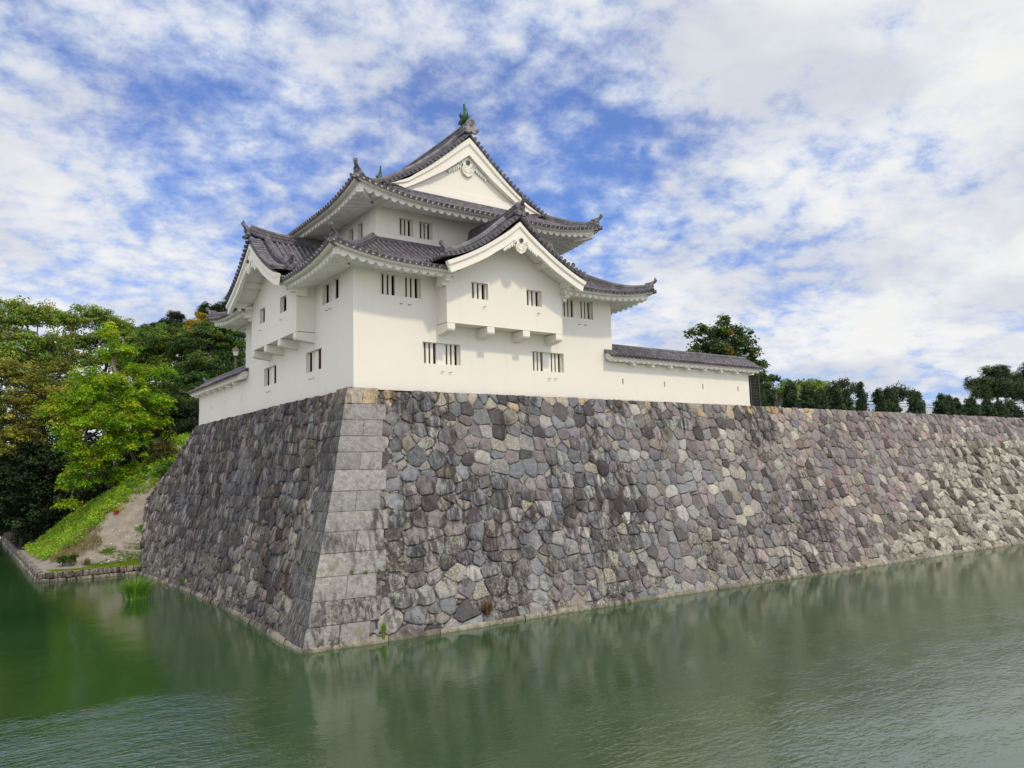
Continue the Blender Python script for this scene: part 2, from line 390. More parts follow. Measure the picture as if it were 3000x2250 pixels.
for g, a, b in ((gA, U0, U1), (gB, V0, V1), (gC, U0, U1), (gD, V0, V1)):
    prof = [(.0, 15.60), (.05, 15.575), (.09, 15.50), (.11, 15.36), (.14, 15.355), (.14, 15.20), (.0, 15.18)]
    mb.loft([[g(a-q[0], q[0], q[1]) for q in prof], [g(b+q[0], q[0], q[1]) for q in prof]])
mb.build('skirting', PL, upper_wall)
for h in WU: window(gA, 0, h, False, tower)
for h in WV: window(gB, 0, h, False, tower, near=False)

# ------------------------------------------------------------------ tile roof builder
def tile_slope(mb, P, s0, s1, tlo, thi, pitch=.272, tile=.285, r=.075, length=1.0, caps=True, lip=True, edge_first=True):
    """P(s, t) -> point on the slope, t in 0..1 from eave to top over `length` metres."""
    n = max(1, round((s1-s0)/pitch)); ds = (s1-s0)/n; e = 1e-3
    def frame(s, t):
        p = P(s, t); T = (P(s, min(1, t+e))-P(s, max(0, t-e))); T = T.normalized()
        X = (P(s+.01, t)-P(s-.01, t)).normalized(); N = X.cross(T).normalized()
        if N.z < 0: N = -N
        return p, T, X, N
    rows = [s0+ds*i for i in range(n+1)]
    if not edge_first: rows = rows[1:-1]
    for s in rows:                            # round cover tiles
        a, b = tlo(s), thi(s)
        if (b-a)*length < .08: continue
        k = max(1, round((b-a)*length/tile)); rings = []
        for i in range(k):
            for t, rr in ((a+(b-a)*i/k, r), (a+(b-a)*(i+.93)/k, r*.90)):
                p, T, X, N = frame(s, t)
                rings.append([p+X*(rr*math.cos(q))+N*(rr*math.sin(q)-.005) for q in (math.pi*j/6 for j in range(7))])
        mb.loft(rings, closed=False)
        if caps and a <= 1e-6:
            p, T, X, N = frame(s, 0); c = p-T*.03+N*.012; R_ = r*1.12
            def circ(rr, off): return [c-T*off+X*(rr*math.cos(2*math.pi*j/12))+N*(rr*math.sin(2*math.pi*j/12)) for j in range(12)]
            mb.loft([circ(R_, -.12), circ(R_, .015), circ(R_*.74, .015), circ(R_*.70, -.012)], True, False)
            mb.poly(circ(R_*.70, -.012)); mb.loft([circ(R_*.42, -.012), circ(R_*.30, .012)], True, True)
    prof = [(0, -.01), (.28, -.042), (.5, -.054), (.72, -.042), (1, -.01)]
    for i in range(n):                        # flat pan tiles between them
        sa, sb = s0+ds*i, s0+ds*(i+1)
        la, lb, ha, hb = tlo(sa), tlo(sb), thi(sa), thi(sb)
        if max((ha-la), (hb-lb))*length < .05: continue
        k = max(1, round(max(ha-la, hb-lb)*length/.20)); rings = []
        for j in range(k):
            for f, up in ((j/k, .018), ((j+.97)/k, 0.0)):
                ring = []
                for w, dz in prof:
                    s = lerp(sa, sb, w); t = lerp(lerp(la, ha, f), lerp(lb, hb, f), w)
                    q = P(s, min(1, max(0, t))); ring.append(q+Vector((0, 0, dz+up)))
                rings.append(ring)
        mb.loft(rings, closed=False)
        if lip and la <= 1e-6:
            A = [lerp(sa, sb, w) for w, _ in prof]; top = [P(s, 0)+Vector((0, 0, prof[q][1]+.018)) for q, s in enumerate(A)]
            Tn = (P(sa, .02)-P(sa, 0)).normalized()
            low = [p+Vector((0, 0, -.055)) for p in top]; back = [p+Tn*.12 for p in low]
            mb.loft([top, low, back], closed=False)
def sweep(mb, path, prof, up=Vector((0, 0, 1)), caps=True):
    rings = []
    for k, p in enumerate(path):
        T = (path[min(k+1, len(path)-1)]-path[max(k-1, 0)]).normalized(); X = T.cross(up).normalized(); N = X.cross(T).normalized()
        rings.append([p+X*a+N*b for a, b in prof])
    mb.loft(rings, True, caps)
def ridge_profile(w, layers, lh, topr):
    pts = []; z = -.06; hw = w/2
    R_ = [(hw*.80, z)]
    for i in range(layers):
        a = hw*(.80 if i % 2 == 0 else .93)
        R_ += [(a, z), (a, z+lh*.5), (hw*(.93 if i % 2 == 0 else .80)*.97, z+lh*.5)]; z += lh
    R_ += [(topr*1.25, z), (topr*1.25, z+.03), (topr, z+.03)]
    z += .03
    R_ += [(topr*math.cos(q), z+topr*math.sin(q)) for q in (math.pi*j/8 for j in range(1, 4))]+[(0, z+topr)]
    return R_+[(-a, b) for a, b in reversed(R_[:-1])], z+topr
def disc(mb, c, ax, r, th, col=None, n=14, rim=True):
    ax = ax.normalized(); X = ax.orthogonal().normalized(); Y = ax.cross(X)
    def circ(rr, off): return [c+ax*off+X*(rr*math.cos(2*math.pi*j/n))+Y*(rr*math.sin(2*math.pi*j/n)) for j in range(n)]
    if rim: mb.loft([circ(r, -th), circ(r, th), circ(r*.78, th), circ(r*.74, th*.5)], True, True)
    else: mb.loft([circ(r, -th), circ(r, th)], True, True)
def demon_tile(base, face, w, h, parent, horn=True, crest=True, clay=False, hornlen=.42, name='ridge_end_tile'):
    """Ridge-end tile: round-headed plate with crest, scroll feet and a curled horn; base = bottom middle, face = outward direction."""
    mb = MB(); w *= .92; h *= .92; F = face.normalized(); Zu = Vector((0, 0, 1)); X = F.cross(Zu).normalized(); hw = w/2
    M = lambda a, b, d: base+X*a+Zu*b+F*d
    out = [(-hw*1.15, 0), (-hw*1.25, h*.14), (-hw*.95, h*.26), (-hw*.72, h*.36), (-hw*.70, h*.72)]
    out += [(-hw*.70*math.cos(q), h*.72+h*.28*math.sin(q)) for q in (math.pi*j/8 for j in range(1, 8))]
    out += [(hw*.70, h*.72), (hw*.72, h*.36), (hw*.95, h*.26), (hw*1.25, h*.14), (hw*1.15, 0), (hw*.35, -h*.05), (0, h*.10), (-hw*.35, -h*.05)]
    mb.prism(out, M, -.08, .06)
    rim = [(a*.99, b) for a, b in out[4:13]]
    for k in range(len(rim)-1):
        a, b = rim[k], rim[k+1]; ia, ib = (a[0]*.80, h*.36+(a[1]-h*.36)*.84), (b[0]*.80, h*.36+(b[1]-h*.36)*.84)
        P8 = [M(*a, .06), M(*b, .06), M(*ib, .06), M(*ia, .06), M(*a, .11), M(*b, .11), M(*ib, .10), M(*ia, .10)]
        i = mb.V(*P8)
        for f in ((4, 5, 6, 7), (0, 1, 5, 4), (2, 3, 7, 6)): mb.face([i+q for q in f])
    if crest:
        c = M(0, h*.62, .075); disc(mb, c, F, hw*.36, .045)
        for q in range(3):
            an = math.pi/2+q*2*math.pi/3; d = X*math.cos(an)+Zu*math.sin(an)
            mb.tube([c+F*.045, c+F*.05+d*hw*.25], .016+.01*w, 5)
    for sgn in (-1, 1):
        disc(mb, M(sgn*hw*1.18, h*.20, .05), F, hw*.30, .06); disc(mb, M(sgn*hw*1.18, h*.20, .08), F, hw*.14, .06, rim=False)
    if horn:
        path = [M(0, h*.88, -.30), M(0, h*.92, -.05), M(0, h*1.02, hornlen*.35), M(0, h*1.18, hornlen*.6), M(0, h*1.36, hornlen*.70)]
        mb.tube(path, [.07, .078, .085, .085, .095], 10); disc(mb, M(0, h*1.38, hornlen*.71), (path[-1]-path[-2])+F*.12, .10, .03)
    return mb.build(name, MAT['grey_clay'] if clay else TI, parent)

# ------------------------------------------------------------------ lower roof (skirt between the storeys)
EO = 1.66; RUN = EO+2.0
def ztab_low(u): return interp(LOWT, u)
LOWT = smooth_tab([(0, 13.26), (.9, 13.58), (1.8, 14.05), (2.7, 14.62), (3.66, 15.28)])
def lift(d, amp=.50, reach=4.2): 
    q = max(0.0, 1-d/reach); return amp*q**2.4
def lowP(fac, width):
    def P(s, t):
        u = t*RUN; d = min(s+EO, width+EO-s)-u*.0
        return fac(s, EO-u, ztab_low(u)+lift(max(0, min(s+EO, width+EO-s)))*(1-t)**1.6)
    return P
CA, CB = 6.97, 7.14
def lowslope(mb, fac, width, cut=None, lohi=None):
    P = lowP(fac, width)
    hi = lambda s: max(0.0, min(1.0, (s+EO-.02)/RUN, (width+EO-s-.02)/RUN))
    lo = lambda s: (.80+EO-.9)/RUN*0+((EO-.80)/RUN if cut and abs(s-cut) < 3.02 else 0.0)
    tile_slope(mb, P, -EO, width+EO, lo, hi, length=RUN, edge_first=False)
mb = MB(); lowslope(mb, fA, L, CA); lowslope(mb, fB, W_, CB); lowslope(mb, fC, L); lowslope(mb, fD, W_)
lower_roof = mb.build('lower_roof', TI, tower, smooth=40)
mb = MB(); pr, ph = ridge_profile(.36, 3, .075, .085)
for sx, sy in ((0, 0), (1, 0), (0, 1), (1, 1)):
    path = []
    for k in range(15):
        u = .22+(3.42-.22)*k/14; t = u/RUN; d = u
        x = -EO+u if not sx else L+EO-u; y = -EO+u if not sy else W_+EO-u
        path.append(Vector((x, y, ztab_low(u)+lift(u)*(1-t)**1.6+.02+ .05*max(0, 1-u/1.2))))
    mb = MB(); sweep(mb, path, pr)
    dg = Vector((-1 if not sx else 1, -1 if not sy else 1, 0)).normalized()
    demon_tile(path[0]+dg*.04+Vector((0, 0, -.10)), dg, .44, .46, lower_roof, hornlen=.34)
    for off, zz in ((0.0, -.02),):            # the corner tile itself
        c = path[0]-Vector((0, 0, .16)); mb.tube([c-dg*.3, c+dg*.16, c+dg*.28+Vector((0, 0, .05))], [.085, .09, .095], 10)
    mb.build('hip_ridge', TI, lower_roof, smooth=40)
mb = MB(); pr2, _ = ridge_profile(.22, 2, .06, .05)   # tile course against the upper wall
for g, a, b in ((gA, U0, U1), (gB, V0, V1), (gC, U0, U1), (gD, V0, V1)):
    mb = MB(); sweep(mb, [g(a-.14, .16, 15.16), g((a+b)/2, .16, 15.16), g(b+.14, .16, 15.16)], pr2); mb.build('wall_flashing', TI, lower_roof)

def eaves(facs, eo, zb, zs, zw, parent, pitch=.39, amp=.13, cuts=None, lamp=.50, reach=4.2, soff=None):
    """White eave board and the scalloped plaster soffit with rafter waves."""
    for fi, (fac, s0, s1) in enumerate(facs):
        e0, e1 = s0-eo, s1+eo; n = int((e1-e0)/.25)
        cut = cuts[fi] if cuts else None
        segs = [(e0+.10, e1-.10)] if not cut else [(e0+.10, cut-3.0), (cut+3.0, e1-.10)]
        for a, b in segs:
            mb = MB(); sf = MB(); k = max(4, int((b-a)/.3)); rings = []
            for i in range(k+1):
                s = lerp(a, b, i/k); l = lift(min(s-e0, e1-s), lamp, reach)
                cl = lambda n_: max(min(s, s1+n_), s0-n_)
                prf = [(eo-.05, zb+.15), (eo-.07, zb+.04), (eo-.11, zb), (eo-.22, zb+.005), (eo-.22, zb+.16)]
                rings.append([fac(cl(q[0]), q[0], q[1]+l) for q in prf])
            mb.loft(rings, True, True)
            no = eo-.34; k = max(6, int((b-a)/(pitch/8))); rows = 7
            G = []
            for i in range(k+1):
                s = lerp(a, b, i/k); G.append([])
                wv = abs(math.sin(math.pi*(s-(s0+s1)/2)/pitch))**.8
                for j in range(rows):
                    n_ = no*(1-j/(rows-1)); ss = max(min(s, s1+n_), s0-n_)
                    l = lift(min(s-e0, e1-s), lamp, reach)*(n_/eo)**1.3
                    G[-1].append(fac(ss, n_, lerp(zw, zs, n_/no)+l-amp*wv*(.35+.65*n_/no)+amp*.5))
                G[-1].insert(0, fac(max(min(s, s1+no), s0-no), no, zs+lift(min(s-e0, e1-s), lamp, reach)+.16))
            sf.loft(G, closed=False)
            # flat bed closing the gap between soffit and board
            bed = []
            for i in range(0, k+1, 4):
                s = lerp(a, b, i/k); l = lift(min(s-e0, e1-s), lamp, reach)
                bed.append([fac(max(min(s, s1+no-.05), s0-no+.05), no-.05, zs+.10+l), fac(max(min(s, s1+eo-.1), s0-eo+.1), eo-.1, zb+.12+l)])
            sf.loft(bed, closed=False)
            mb.build('eave_board', PL, parent, smooth=50); sf.build('rafter_soffit', SO, parent, smooth=60)
def corner_beams(cs, parent, zlow, l):
    for (x, y, dx, dy) in cs:
        mb = MB(); d = Vector((dx, dy, 0)).normalized(); X = Vector((-d.y, d.x, 0)); p0 = Vector((x, y, zlow)); p1 = p0+d*l
        ring = lambda p, zz: [p+X*-.14+Vector((0, 0, zz)), p+X*.14+Vector((0, 0, zz)), p+X*.14+Vector((0, 0, zz+.24)), p+Vector((0, 0, zz+.28)), p+X*-.14+Vector((0, 0, zz+.24))]
        mb.loft([ring(p0+d*(l*.55), .17), ring(p0+d*(l*.8), .22), ring(p1, .31)], True, True)
        mb.build('corner_beam', PL, parent)
eaves([(fA, 0, L), (fB, 0, W_), (fC, 0, L), (fD, 0, W_)], EO, 13.13, 13.04, 13.22, tower, amp=.18, cuts=[CA, CB, None, None])
corner_beams([(0, 0, -1, -1), (L, 0, 1, -1), (0, W_, -1, 1), (L, W_, 1, 1)], tower, 12.95, 1.80)

# ------------------------------------------------------------------ curved gables on the two projecting bays
GT = smooth_tab([(0, 16.02), (.48, 15.62), (1.33, 14.92), (1.9, 14.53), (2.55, 14.17), (3.05, 13.95), (3.42, 13.83), (3.80, 13.76)])
BT = smooth_tab([(0, 15.72), (.51, 15.29), (1.14, 14.85), (1.79, 14.43), (2.44, 14.06), (3.11, 13.73), (3.72, 13.47)])
BB = smooth_tab([(0, 15.10), (.81, 14.48), (1.26, 14.20), (1.66, 13.93), (2.5, 13.48), (3.34, 13.08), (3.55, 13.0)])
def bargeboard(fac, c, n0, top, bot, dmax_t, dmax_b, parent, peak_t, mould=.20, thick=.12, N=26):
    mb = MB()
    for sg in (-1, 1):
        def band(zf0, zf1, e0, e1, na, nb):
            rings = []
            for i in range(N+1):
                t = i/N; d0, d1 = e0*t, e1*t
                rings.append([fac(c+sg*d1, na, zf1(d1)), fac(c+sg*d0, na, zf0(d0)), fac(c+sg*d0, nb, zf0(d0)), fac(c+sg*d1, nb, zf1(d1))])
            mb.loft(rings, True, True)
        T = lambda d: interp(top, d); Bm = lambda d: interp(bot, d)
        q = lambda f: (lambda d: lerp(T(d), Bm(d), f))
        band(T, q(.34), dmax_t, lerp(dmax_t, dmax_b, .34), n0, n0-thick-.10)
        band(q(.34), q(.42), lerp(dmax_t, dmax_b, .34), lerp(dmax_t, dmax_b, .42), n0-.035, n0-thick-.10)
        band(q(.42), q(.84), lerp(dmax_t, dmax_b, .42), lerp(dmax_t, dmax_b, .84), n0-.07, n0-thick-.10)
        band(q(.84), Bm, lerp(dmax_t, dmax_b, .84), dmax_b, n0-.045, n0-thick-.10)
    return mb.build('bargeboard', PL, parent, smooth=35)
def spiral(mb, f, cx, cz, r0, turns, sg, h0, h1, w=.03):
    pts = []
    for k in range(22):
        a = k/21; an = sg*(turns*2*math.pi*a)+math.pi/2; r = r0*(1-.8*a); pts.append(f(cx+r*math.cos(an), cz+r*math.sin(an), h1))
    mb.tube(pts, [w*(1-.5*k/21) for k in range(22)], 6)
def pendant(fac, c, n0, ztop, s, parent):
    """Carved gable pendant: heart-shaped drop with scrolls and two feathered fins, dark six-petal boss."""
    mb = MB(); f = lambda a, b, h: fac(c+a*s, n0+h, ztop+b*s)
    half = [(0, .12), (.20, -.04), (.40, -.20), (.30, -.30), (.22, -.36), (.30, -.42), (.36, -.54), (.33, -.68), (.24, -.80), (.12, -.88), (0, -.94)]
    mb.prism(half+[(-a, b) for a, b in reversed(half[1:-1])], f, -.02, .07)
    for sg in (-1, 1):
        spiral(mb, f, sg*.17, -.50, .14, 1.4, -sg, 0, .075, .035)
        for k in range(4): mb.tube([f(sg*.03, -.66-.02*k, .075), f(sg*(.10+.05*k), -.74+.035*k, .085), f(sg*(.14+.06*k), -.72+.06*k, .075)], [.02, .024, .012], 5)
        spiral(mb, f, sg*.40, -.30, .10, 1.2, -sg, 0, .05, .032)
        for k in range(6):                   # feathered fin following the slope of the board
            x = .40+.13*k; z = -.36-.095*k; w = .16-.012*k; hgt = .26-.026*k
            fin = [(sg*(x-.05), z+.12), (sg*(x+w), z+.02), (sg*(x+w*.9), z-hgt*.55), (sg*(x+w*.45), z-hgt*.30), (sg*(x+w*.25), z-hgt*.85), (sg*(x-.02), z-hgt*.35)]
            mb.prism(fin, f, -.02, .035+.012*(k % 2))
    o = mb.build('gable_pendant', PL, parent, smooth=30)
    bs = MB(); cc = f(0, -.20, .07); ax = (fac(0, 1, 0)-fac(0, 0, 0))
    for k in range(6):
        an = math.pi/6+k*math.pi/3; disc(bs, f(.075*math.cos(an), -.20+.075*math.sin(an), .09), ax, .055*s, .04, n=8, rim=False)
    disc(bs, f(0, -.20, .10), ax, .06*s, .055, n=8)
    bs.build('flower_boss', TI, o)
def verge(mb, fac, c, n0, tab, dmin, dmax, ln, pitch=.245, r=.078):
    """Row of round verge tiles whose discs look outward along the gable edge."""
    for sg in (-1, 1):
        d = dmin; 
        while d < dmax:
            z = interp(tab, d); sl = (interp(tab, d+.02)-interp(tab, d-.02))/.04; T = Vector((1, sl)).normalized()
            ctr = lambda n_, k=0.0: fac(c+sg*(d-T.y*(-.0)), n_, z+.045+k)
            mb.tube([ctr(n0), ctr(n0-ln, .02)], [r, r*.95], 10, True)
            ax = fac(0, 1, 0)-fac(0, 0, 0); disc(mb, ctr(n0+.02), ax, r*1.1, .03, n=12); disc(mb, ctr(n0+.03), ax, r*.4, .03, n=8, rim=False)
            d += pitch*T.x
        N = 24; rings = []                    # flat verge bed under them
        for i in range(N+1):
            dd = lerp(0, dmax, i/N); z = interp(tab, dd)
            rings.append([fac(c+sg*dd, n0-.02, z+.02), fac(c+sg*dd, n0-.02, z-.10), fac(c+sg*dd, n0-ln, z-.06), fac(c+sg*dd, n0-ln, z+.02)])
        mb.loft(rings, True, True)
DB = .863
def bay(fac, c, s0, s1, sl, holes):
    """Overhanging bay with corbels, and the curved gable roof over it."""
    mb = MB(); zt = 13.07
    wall_face(mb, fac, DB, s0, s1, 11.185, zt, holes)
    N = 14; arc = []
    for i in range(-N, N+1):
        d = 3.10*i/N; arc.append((c+d, max(zt, interp(GT, abs(d))-.42)))
    for (a, za), (b, zb_) in zip(arc[:-1], arc[1:]): mb.quad(fac(a, DB, zt), fac(b, DB, zt), fac(b, DB, zb_), fac(a, DB, za))
    for s in (s0, s1): mb.quad(fac(s, DB, 11.185), fac(s, 0, 11.185), fac(s, 0, 13.7), fac(s, DB, 13.7))
    mb.quad(fac(s0, DB, 11.185), fac(s1, DB, 11.185), fac(s1, 0, 11.185), fac(s0, 0, 11.185))
    mb.box((s0-.012, DB-.05, 11.16), (s1+.012, DB+.014, 11.205), M=fac)
    mb.box((s0-.018, DB-.10, 11.205), (s0+.05, DB+.012, 13.2), M=fac); mb.box((s1-.05, DB-.10, 11.205), (s1+.018, DB+.012, 13.2), M=fac)
    b = mb.build('projecting_bay', PL, tower, recalc=False)
    for x in (s0+.19, s0+(s1-s0)*.355, s0+(s1-s0)*.665, s1-.19):
        cb = MB(); w = .19
        pr = [(-.02, 11.155), (DB+.005, 11.155), (DB+.005, 10.90), (DB-.03, 10.84), (DB-.10, 10.81), (.30, 10.75), (-.02, 10.72)]
        cb.loft([[fac(x-w, n_, z_) for n_, z_ in pr], [fac(x+w, n_, z_) for n_, z_ in pr]])
        cb.build('corbel', PL, b)
    for h in holes: window(fac, DB, h, False, b, near=fac is fA, red=(fac is fA and h[0] < 6, 0))
    # roof
    rf = MB(); NF, NBk = 2.04, -1.95; DM = 3.78; length = 4.6
    for sg in (-1, 1):
        def P(s, t, sg=sg):
            d = DM*(1-t); return fac(c+sg*d, s, interp(GT, d))
        tile_slope(rf, P, NBk, NF-.50, lambda s: 0.0, lambda s: 1.0, length=length)
    roof = rf.build('gable_roof', TI, tower, smooth=40)
    un = MB()                                  # plastered underside
    G = []
    for i in range(-16, 17):
        d = 3.6*i/16; z = interp(GT, abs(d))-.40; G.append([fac(c+d, n_, z) for n_ in (NF-.2, DB-.1)])
    un.loft(G, closed=False)
    for d in (1.72, 3.16):                     # purlin ends
        for sg in (-1, 1):
            z = interp(GT, d)-.42; pu = MB(); pu.box((c+sg*d-.11, DB-.02, z-.20), (c+sg*d+.11, NF-.16, z+.06), M=fac); pu.build('purlin_end', SO, roof)
    for sg in (-1, 1): un_ = MB(); un_.box((c+sg*3.25-.12, DB-.4, 12.86), (c+sg*3.25+.12, DB+.35, 13.36), M=fac); un_.box((c+sg*3.27-.10, DB-.4, 12.72), (c+sg*3.27+.10, DB+.10, 12.86), M=fac); un_.build('eave_bracket', PL, roof)
    un.build('gable_soffit', SO, roof)
    vg = MB(); verge(vg, fac, c, NF, GT, .26, 3.72, .46); vg.build('verge_tiles', TI, roof, smooth=40)
    bargeboard(fac, c, 2.0, BT, BB, 3.72, 3.52, roof, 0)
    pendant(fac, c, 1.96, 15.02, .80, roof)
    rd = MB(); pr, ph = ridge_profile(.40, 5, .075, .095); path = [fac(c, n_, 15.98+.26*max(0, (n_-.2)/1.85)**2) for n_ in np.linspace(2.02, -1.95, 16)]
    sweep(rd, path, pr); rd.build('roof_ridge', TI, roof, smooth=40)
    pr3, _ = ridge_profile(.30, 4, .06, .08)
    ends = []
    for sg in (-1, 1):                         # descending ridges beside the verge
        pth = []
        for k in range(15):
            d = .22+(3.42-.22)*k/14; pth.append(fac(c+sg*d, 1.26, interp(GT, d)+.05+.06*(k/14)**3))
        rd = MB(); sweep(rd, pth, pr3); rd.build('descending_ridge', TI, roof, smooth=40); ends.append((pth[-1], pth[-1]-pth[-2]))
    out = fac(0, 1, 0)-fac(0, 0, 0)
    demon_tile(fac(c, 2.10, 15.98), out, .54, .56, roof, hornlen=.30)
    for p, d in ends: demon_tile(p+Vector((0, 0, -.05)), Vector((d.x, d.y, 0)), .40, .44, roof, hornlen=.26)
    return roof
bay(fA, CA, 3.858, 10.085, None, [(5.085, 5.964, 12.327, 13.06), (8.053, 8.930, 12.327, 13.06)])
bay(fB, CB, 4.041, 10.243, None, [(5.305, 6.136, 12.327, 13.06), (8.288, 9.057, 12.327, 13.06)])

# ------------------------------------------------------------------ hip-and-gable roof on top
E2 = 1.84; X0, X1, Y0, Y1 = U0-E2, U1+E2, V0-E2, V1+E2; HX = (X1-X0)/2; CX = (X0+X1)/2
G2 = smooth_tab([(0, 16.66), (.7, 17.02), (1.4, 17.42), (2.2, 17.88), (3.2, 18.44), (3.9, 18.86), (4.58, 19.33), (5.42, 20.0), (6.05, 20.55), (6.84, 21.34)])
def g2(u): return interp(G2, u)
L2 = dict(amp=.60, reach=4.4)
SK = 2.06
mb = MB()
def skirtP(yside):
    def P(s, t):
        u = SK*t; d = max(0, min(s-X0, X1-s)); y = Y0+u if not yside else Y1-u
        return Vector((s, y, g2(u)+lift(d, **L2)*(1-t)**1.5))
    return P
for ys in (0, 1):
    tile_slope(mb, skirtP(ys), X0, X1, lambda s: 0.0, lambda s: max(0, min(1, (s-X0-.02)/SK, (X1-s-.02)/SK)), length=SK+.5, edge_first=False)
def mainP(xs):
    def P(s, t):
        u = HX*t; d = max(0, min(s-Y0, Y1-s)); x = X0+u if not xs else X1-u
        return Vector((x, s, g2(u)+lift(d, **L2)*max(0, 1-u/SK)**1.5))
    return P
VY0, VY1 = V0-.02, V1+.02
for xs in (0, 1):
    P = mainP(xs); hi = lambda s: 1.0 if VY0+.45 <= s <= VY1-.45 else max(0, min(SK/HX, (s-Y0-.02)/HX, (Y1-s-.02)/HX))
    tile_slope(mb, P, Y0, Y1, lambda s: 0.0, hi, length=8.4, edge_first=False)
upper_roof = mb.build('upper_roof', TI, tower, smooth=40)
eaves([(gA, U0, U1), (gB, V0, V1), (gC, U0, U1), (gD, V0, V1)], E2, 16.55, 16.45, 16.70, tower, amp=.18, lamp=.60, reach=4.4)
corner_beams([(U0, V0, -1, -1), (U1, V0, 1, -1), (U0, V1, -1, 1), (U1, V1, 1, 1)], tower, 16.34, 2.06)
# gable ends
GTm = [(HX-u, z) for u, z in reversed(G2)]
BT2 = smooth_tab([(0, 21.07), (.77, 20.44), (1.49, 19.81), (2.22, 19.2), (2.97, 18.65), (3.37, 18.36), (4.35, 17.90)])
BB2 = smooth_tab([(0, 20.20), (1.34, 19.18), (1.96, 18.79), (2.35, 18.54), (2.95, 18.18), (3.5, 17.87)])
def hA(s, n, z): return Vector((s, VY0-n, z))
def hC(s, n, z): return Vector((s, VY1+n, z))
for fac in (hA, hC):
    mb = MB(); N = 16; arc = [(CX+4.4*i/N, max(17.8, interp(BT2, 4.4*abs(i)/N)-.05)) for i in range(-N, N+1)]
    for (a, za), (b, zb_) in zip(arc[:-1], arc[1:]): mb.quad(fac(a, -.34, 17.6), fac(b, -.34, 17.6), fac(b, -.34, zb_), fac(a, -.34, za))
    mb.box((CX-3.75, -.36, 17.74), (CX+3.75, -.22, 18.06), M=fac); mb.box((CX-3.75, -.36, 18.075), (CX+3.75, -.27, 18.30), M=fac)
    gw = mb.build('gable_wall', PL, tower, recalc=False)
    bargeboard(fac, CX, 0.0, BT2, BB2, 4.35, 3.62, gw, 0, thick=.22)
    vg = MB(); verge(vg, fac, CX, .05, [(d, z-.03) for d, z in GTm], .30, 4.62, .60, pitch=.252, r=.082); vg.build('verge_tiles', TI, upper_roof, smooth=40)
    pendant(fac, CX, -.27, 20.06, .96, gw)
    fl = MB(); pr2, _ = ridge_profile(.20, 1, .06, .05); sweep(fl, [fac(CX-4.1, -.14, 17.80), fac(CX, -.14, 17.80), fac(CX+4.1, -.14, 17.80)], pr2); fl.build('wall_flashing', TI, upper_roof)
    out = fac(0, 1, 0)-fac(0, 0, 0)
    demon_tile(fac(CX, .12, 21.28), out, .66, .74, upper_roof, horn=False, clay=True)
rd = MB(); pr, ph = ridge_profile(.46, 6, .075, .11)
path = [Vector((CX, y, 21.32+.10*abs((y-7.05)/5.0)**2.2)) for y in np.linspace(VY0-.04, VY1+.04, 24)]
sweep(rd, path, pr); rd.build('roof_ridge', TI, upper_roof, smooth=40)
pr3, _ = ridge_profile(.34, 3, .075, .085)
for xs in (0, 1):
    for ys in (0, 1):
        pth = []
        for k in range(14):                    # hip ridges, horn tile at the corner
            u = .24+(2.30-.24)*k/13
            pth.append(Vector((X0+u if not xs else X1-u, Y0+u if not ys else Y1-u, g2(u)+lift(u, **L2)*max(0, 1-u/SK)**1.5+.03+.06*max(0, 1-u/1.0))))
        rd = MB(); sweep(rd, pth, pr3); dg = Vector((-1 if not xs else 1, -1 if not ys else 1, 0)).normalized()
        demon_tile(pth[0]+dg*.04+Vector((0, 0, -.10)), dg, .46, .50, upper_roof, hornlen=.36)
        c = pth[0]-Vector((0, 0, .17)); rd.tube([c-dg*.3, c+dg*.16, c+dg*.30+Vector((0, 0, .06))], [.085, .09, .098], 10); rd.build('hip_ridge', TI, upper_roof, smooth=40)
        pth = []                               # descending ridge from the gable shoulder
        yy = VY0+.62 if not ys else VY1-.62
        for k in range(14):
            u = 6.55-(6.55-1.75)*k/13; pth.append(Vector((X0+u if not xs else X1-u, yy, g2(u)+.05)))
        rd = MB(); sweep(rd, pth, pr3); rd.build('descending_ridge', TI, upper_roof, smooth=40)
        demon_tile(pth[-1]+Vector((0, 0, -.05)), Vector((-1 if not xs else 1, 0, 0)), .40, .42, upper_roof, hornlen=.24)
def fish(y, face):
    """Bronze roof fish: head on the ridge, body curving up into a raised tail."""
    mb = MB(); B = Vector((CX, y, 21.98)); F = Vector((0, face, 0))
    M = lambda a, b, d=0.0: B+F*a+Vector((d, 0, b))
    spine = [M(-.30, .02), M(-.14, .10), M(.02, .20), M(.12, .33), M(.12, .47), M(.05, .60), M(.0, .74), M(.02, .88)]
    mb.tube(spine, [.10, .17, .19, .17, .13, .09, .055, .02], 10)
    mb.prism([(.0, .62), (.10, .70), (.06, .98), (-.03, 1.02), (-.06, .80)], lambda a, b, h: M(a, b, h), -.03, .03)
    for k in range(6):
        a, b = .26-.02*k, .16+.09*k; mb.prism([(a-.12, b-.04), (a+.08-.015*k, b+.10), (a-.10, b+.07)], lambda p, q, h: M(p, q, h), -.018, .018)
    for sg in (-1, 1):
        mb.prism([(-.10, .16), (.10, .22), (.16, .42), (.0, .34), (-.06, .40)], lambda a, b, h, sg=sg: M(a, b, sg*(.15+.55*max(0, b-.16))+h), -.015, .015)
        mb.prism([(-.34, .0), (-.20, .04), (-.22, .20), (-.30, .12)], lambda a, b, h, sg=sg: M(a, b, sg*.14+h), -.02, .02)
    mb.build('roof_fish', MAT['verdigris'], upper_roof, smooth=50)
fish(2.42, -1); fish(11.70, 1)

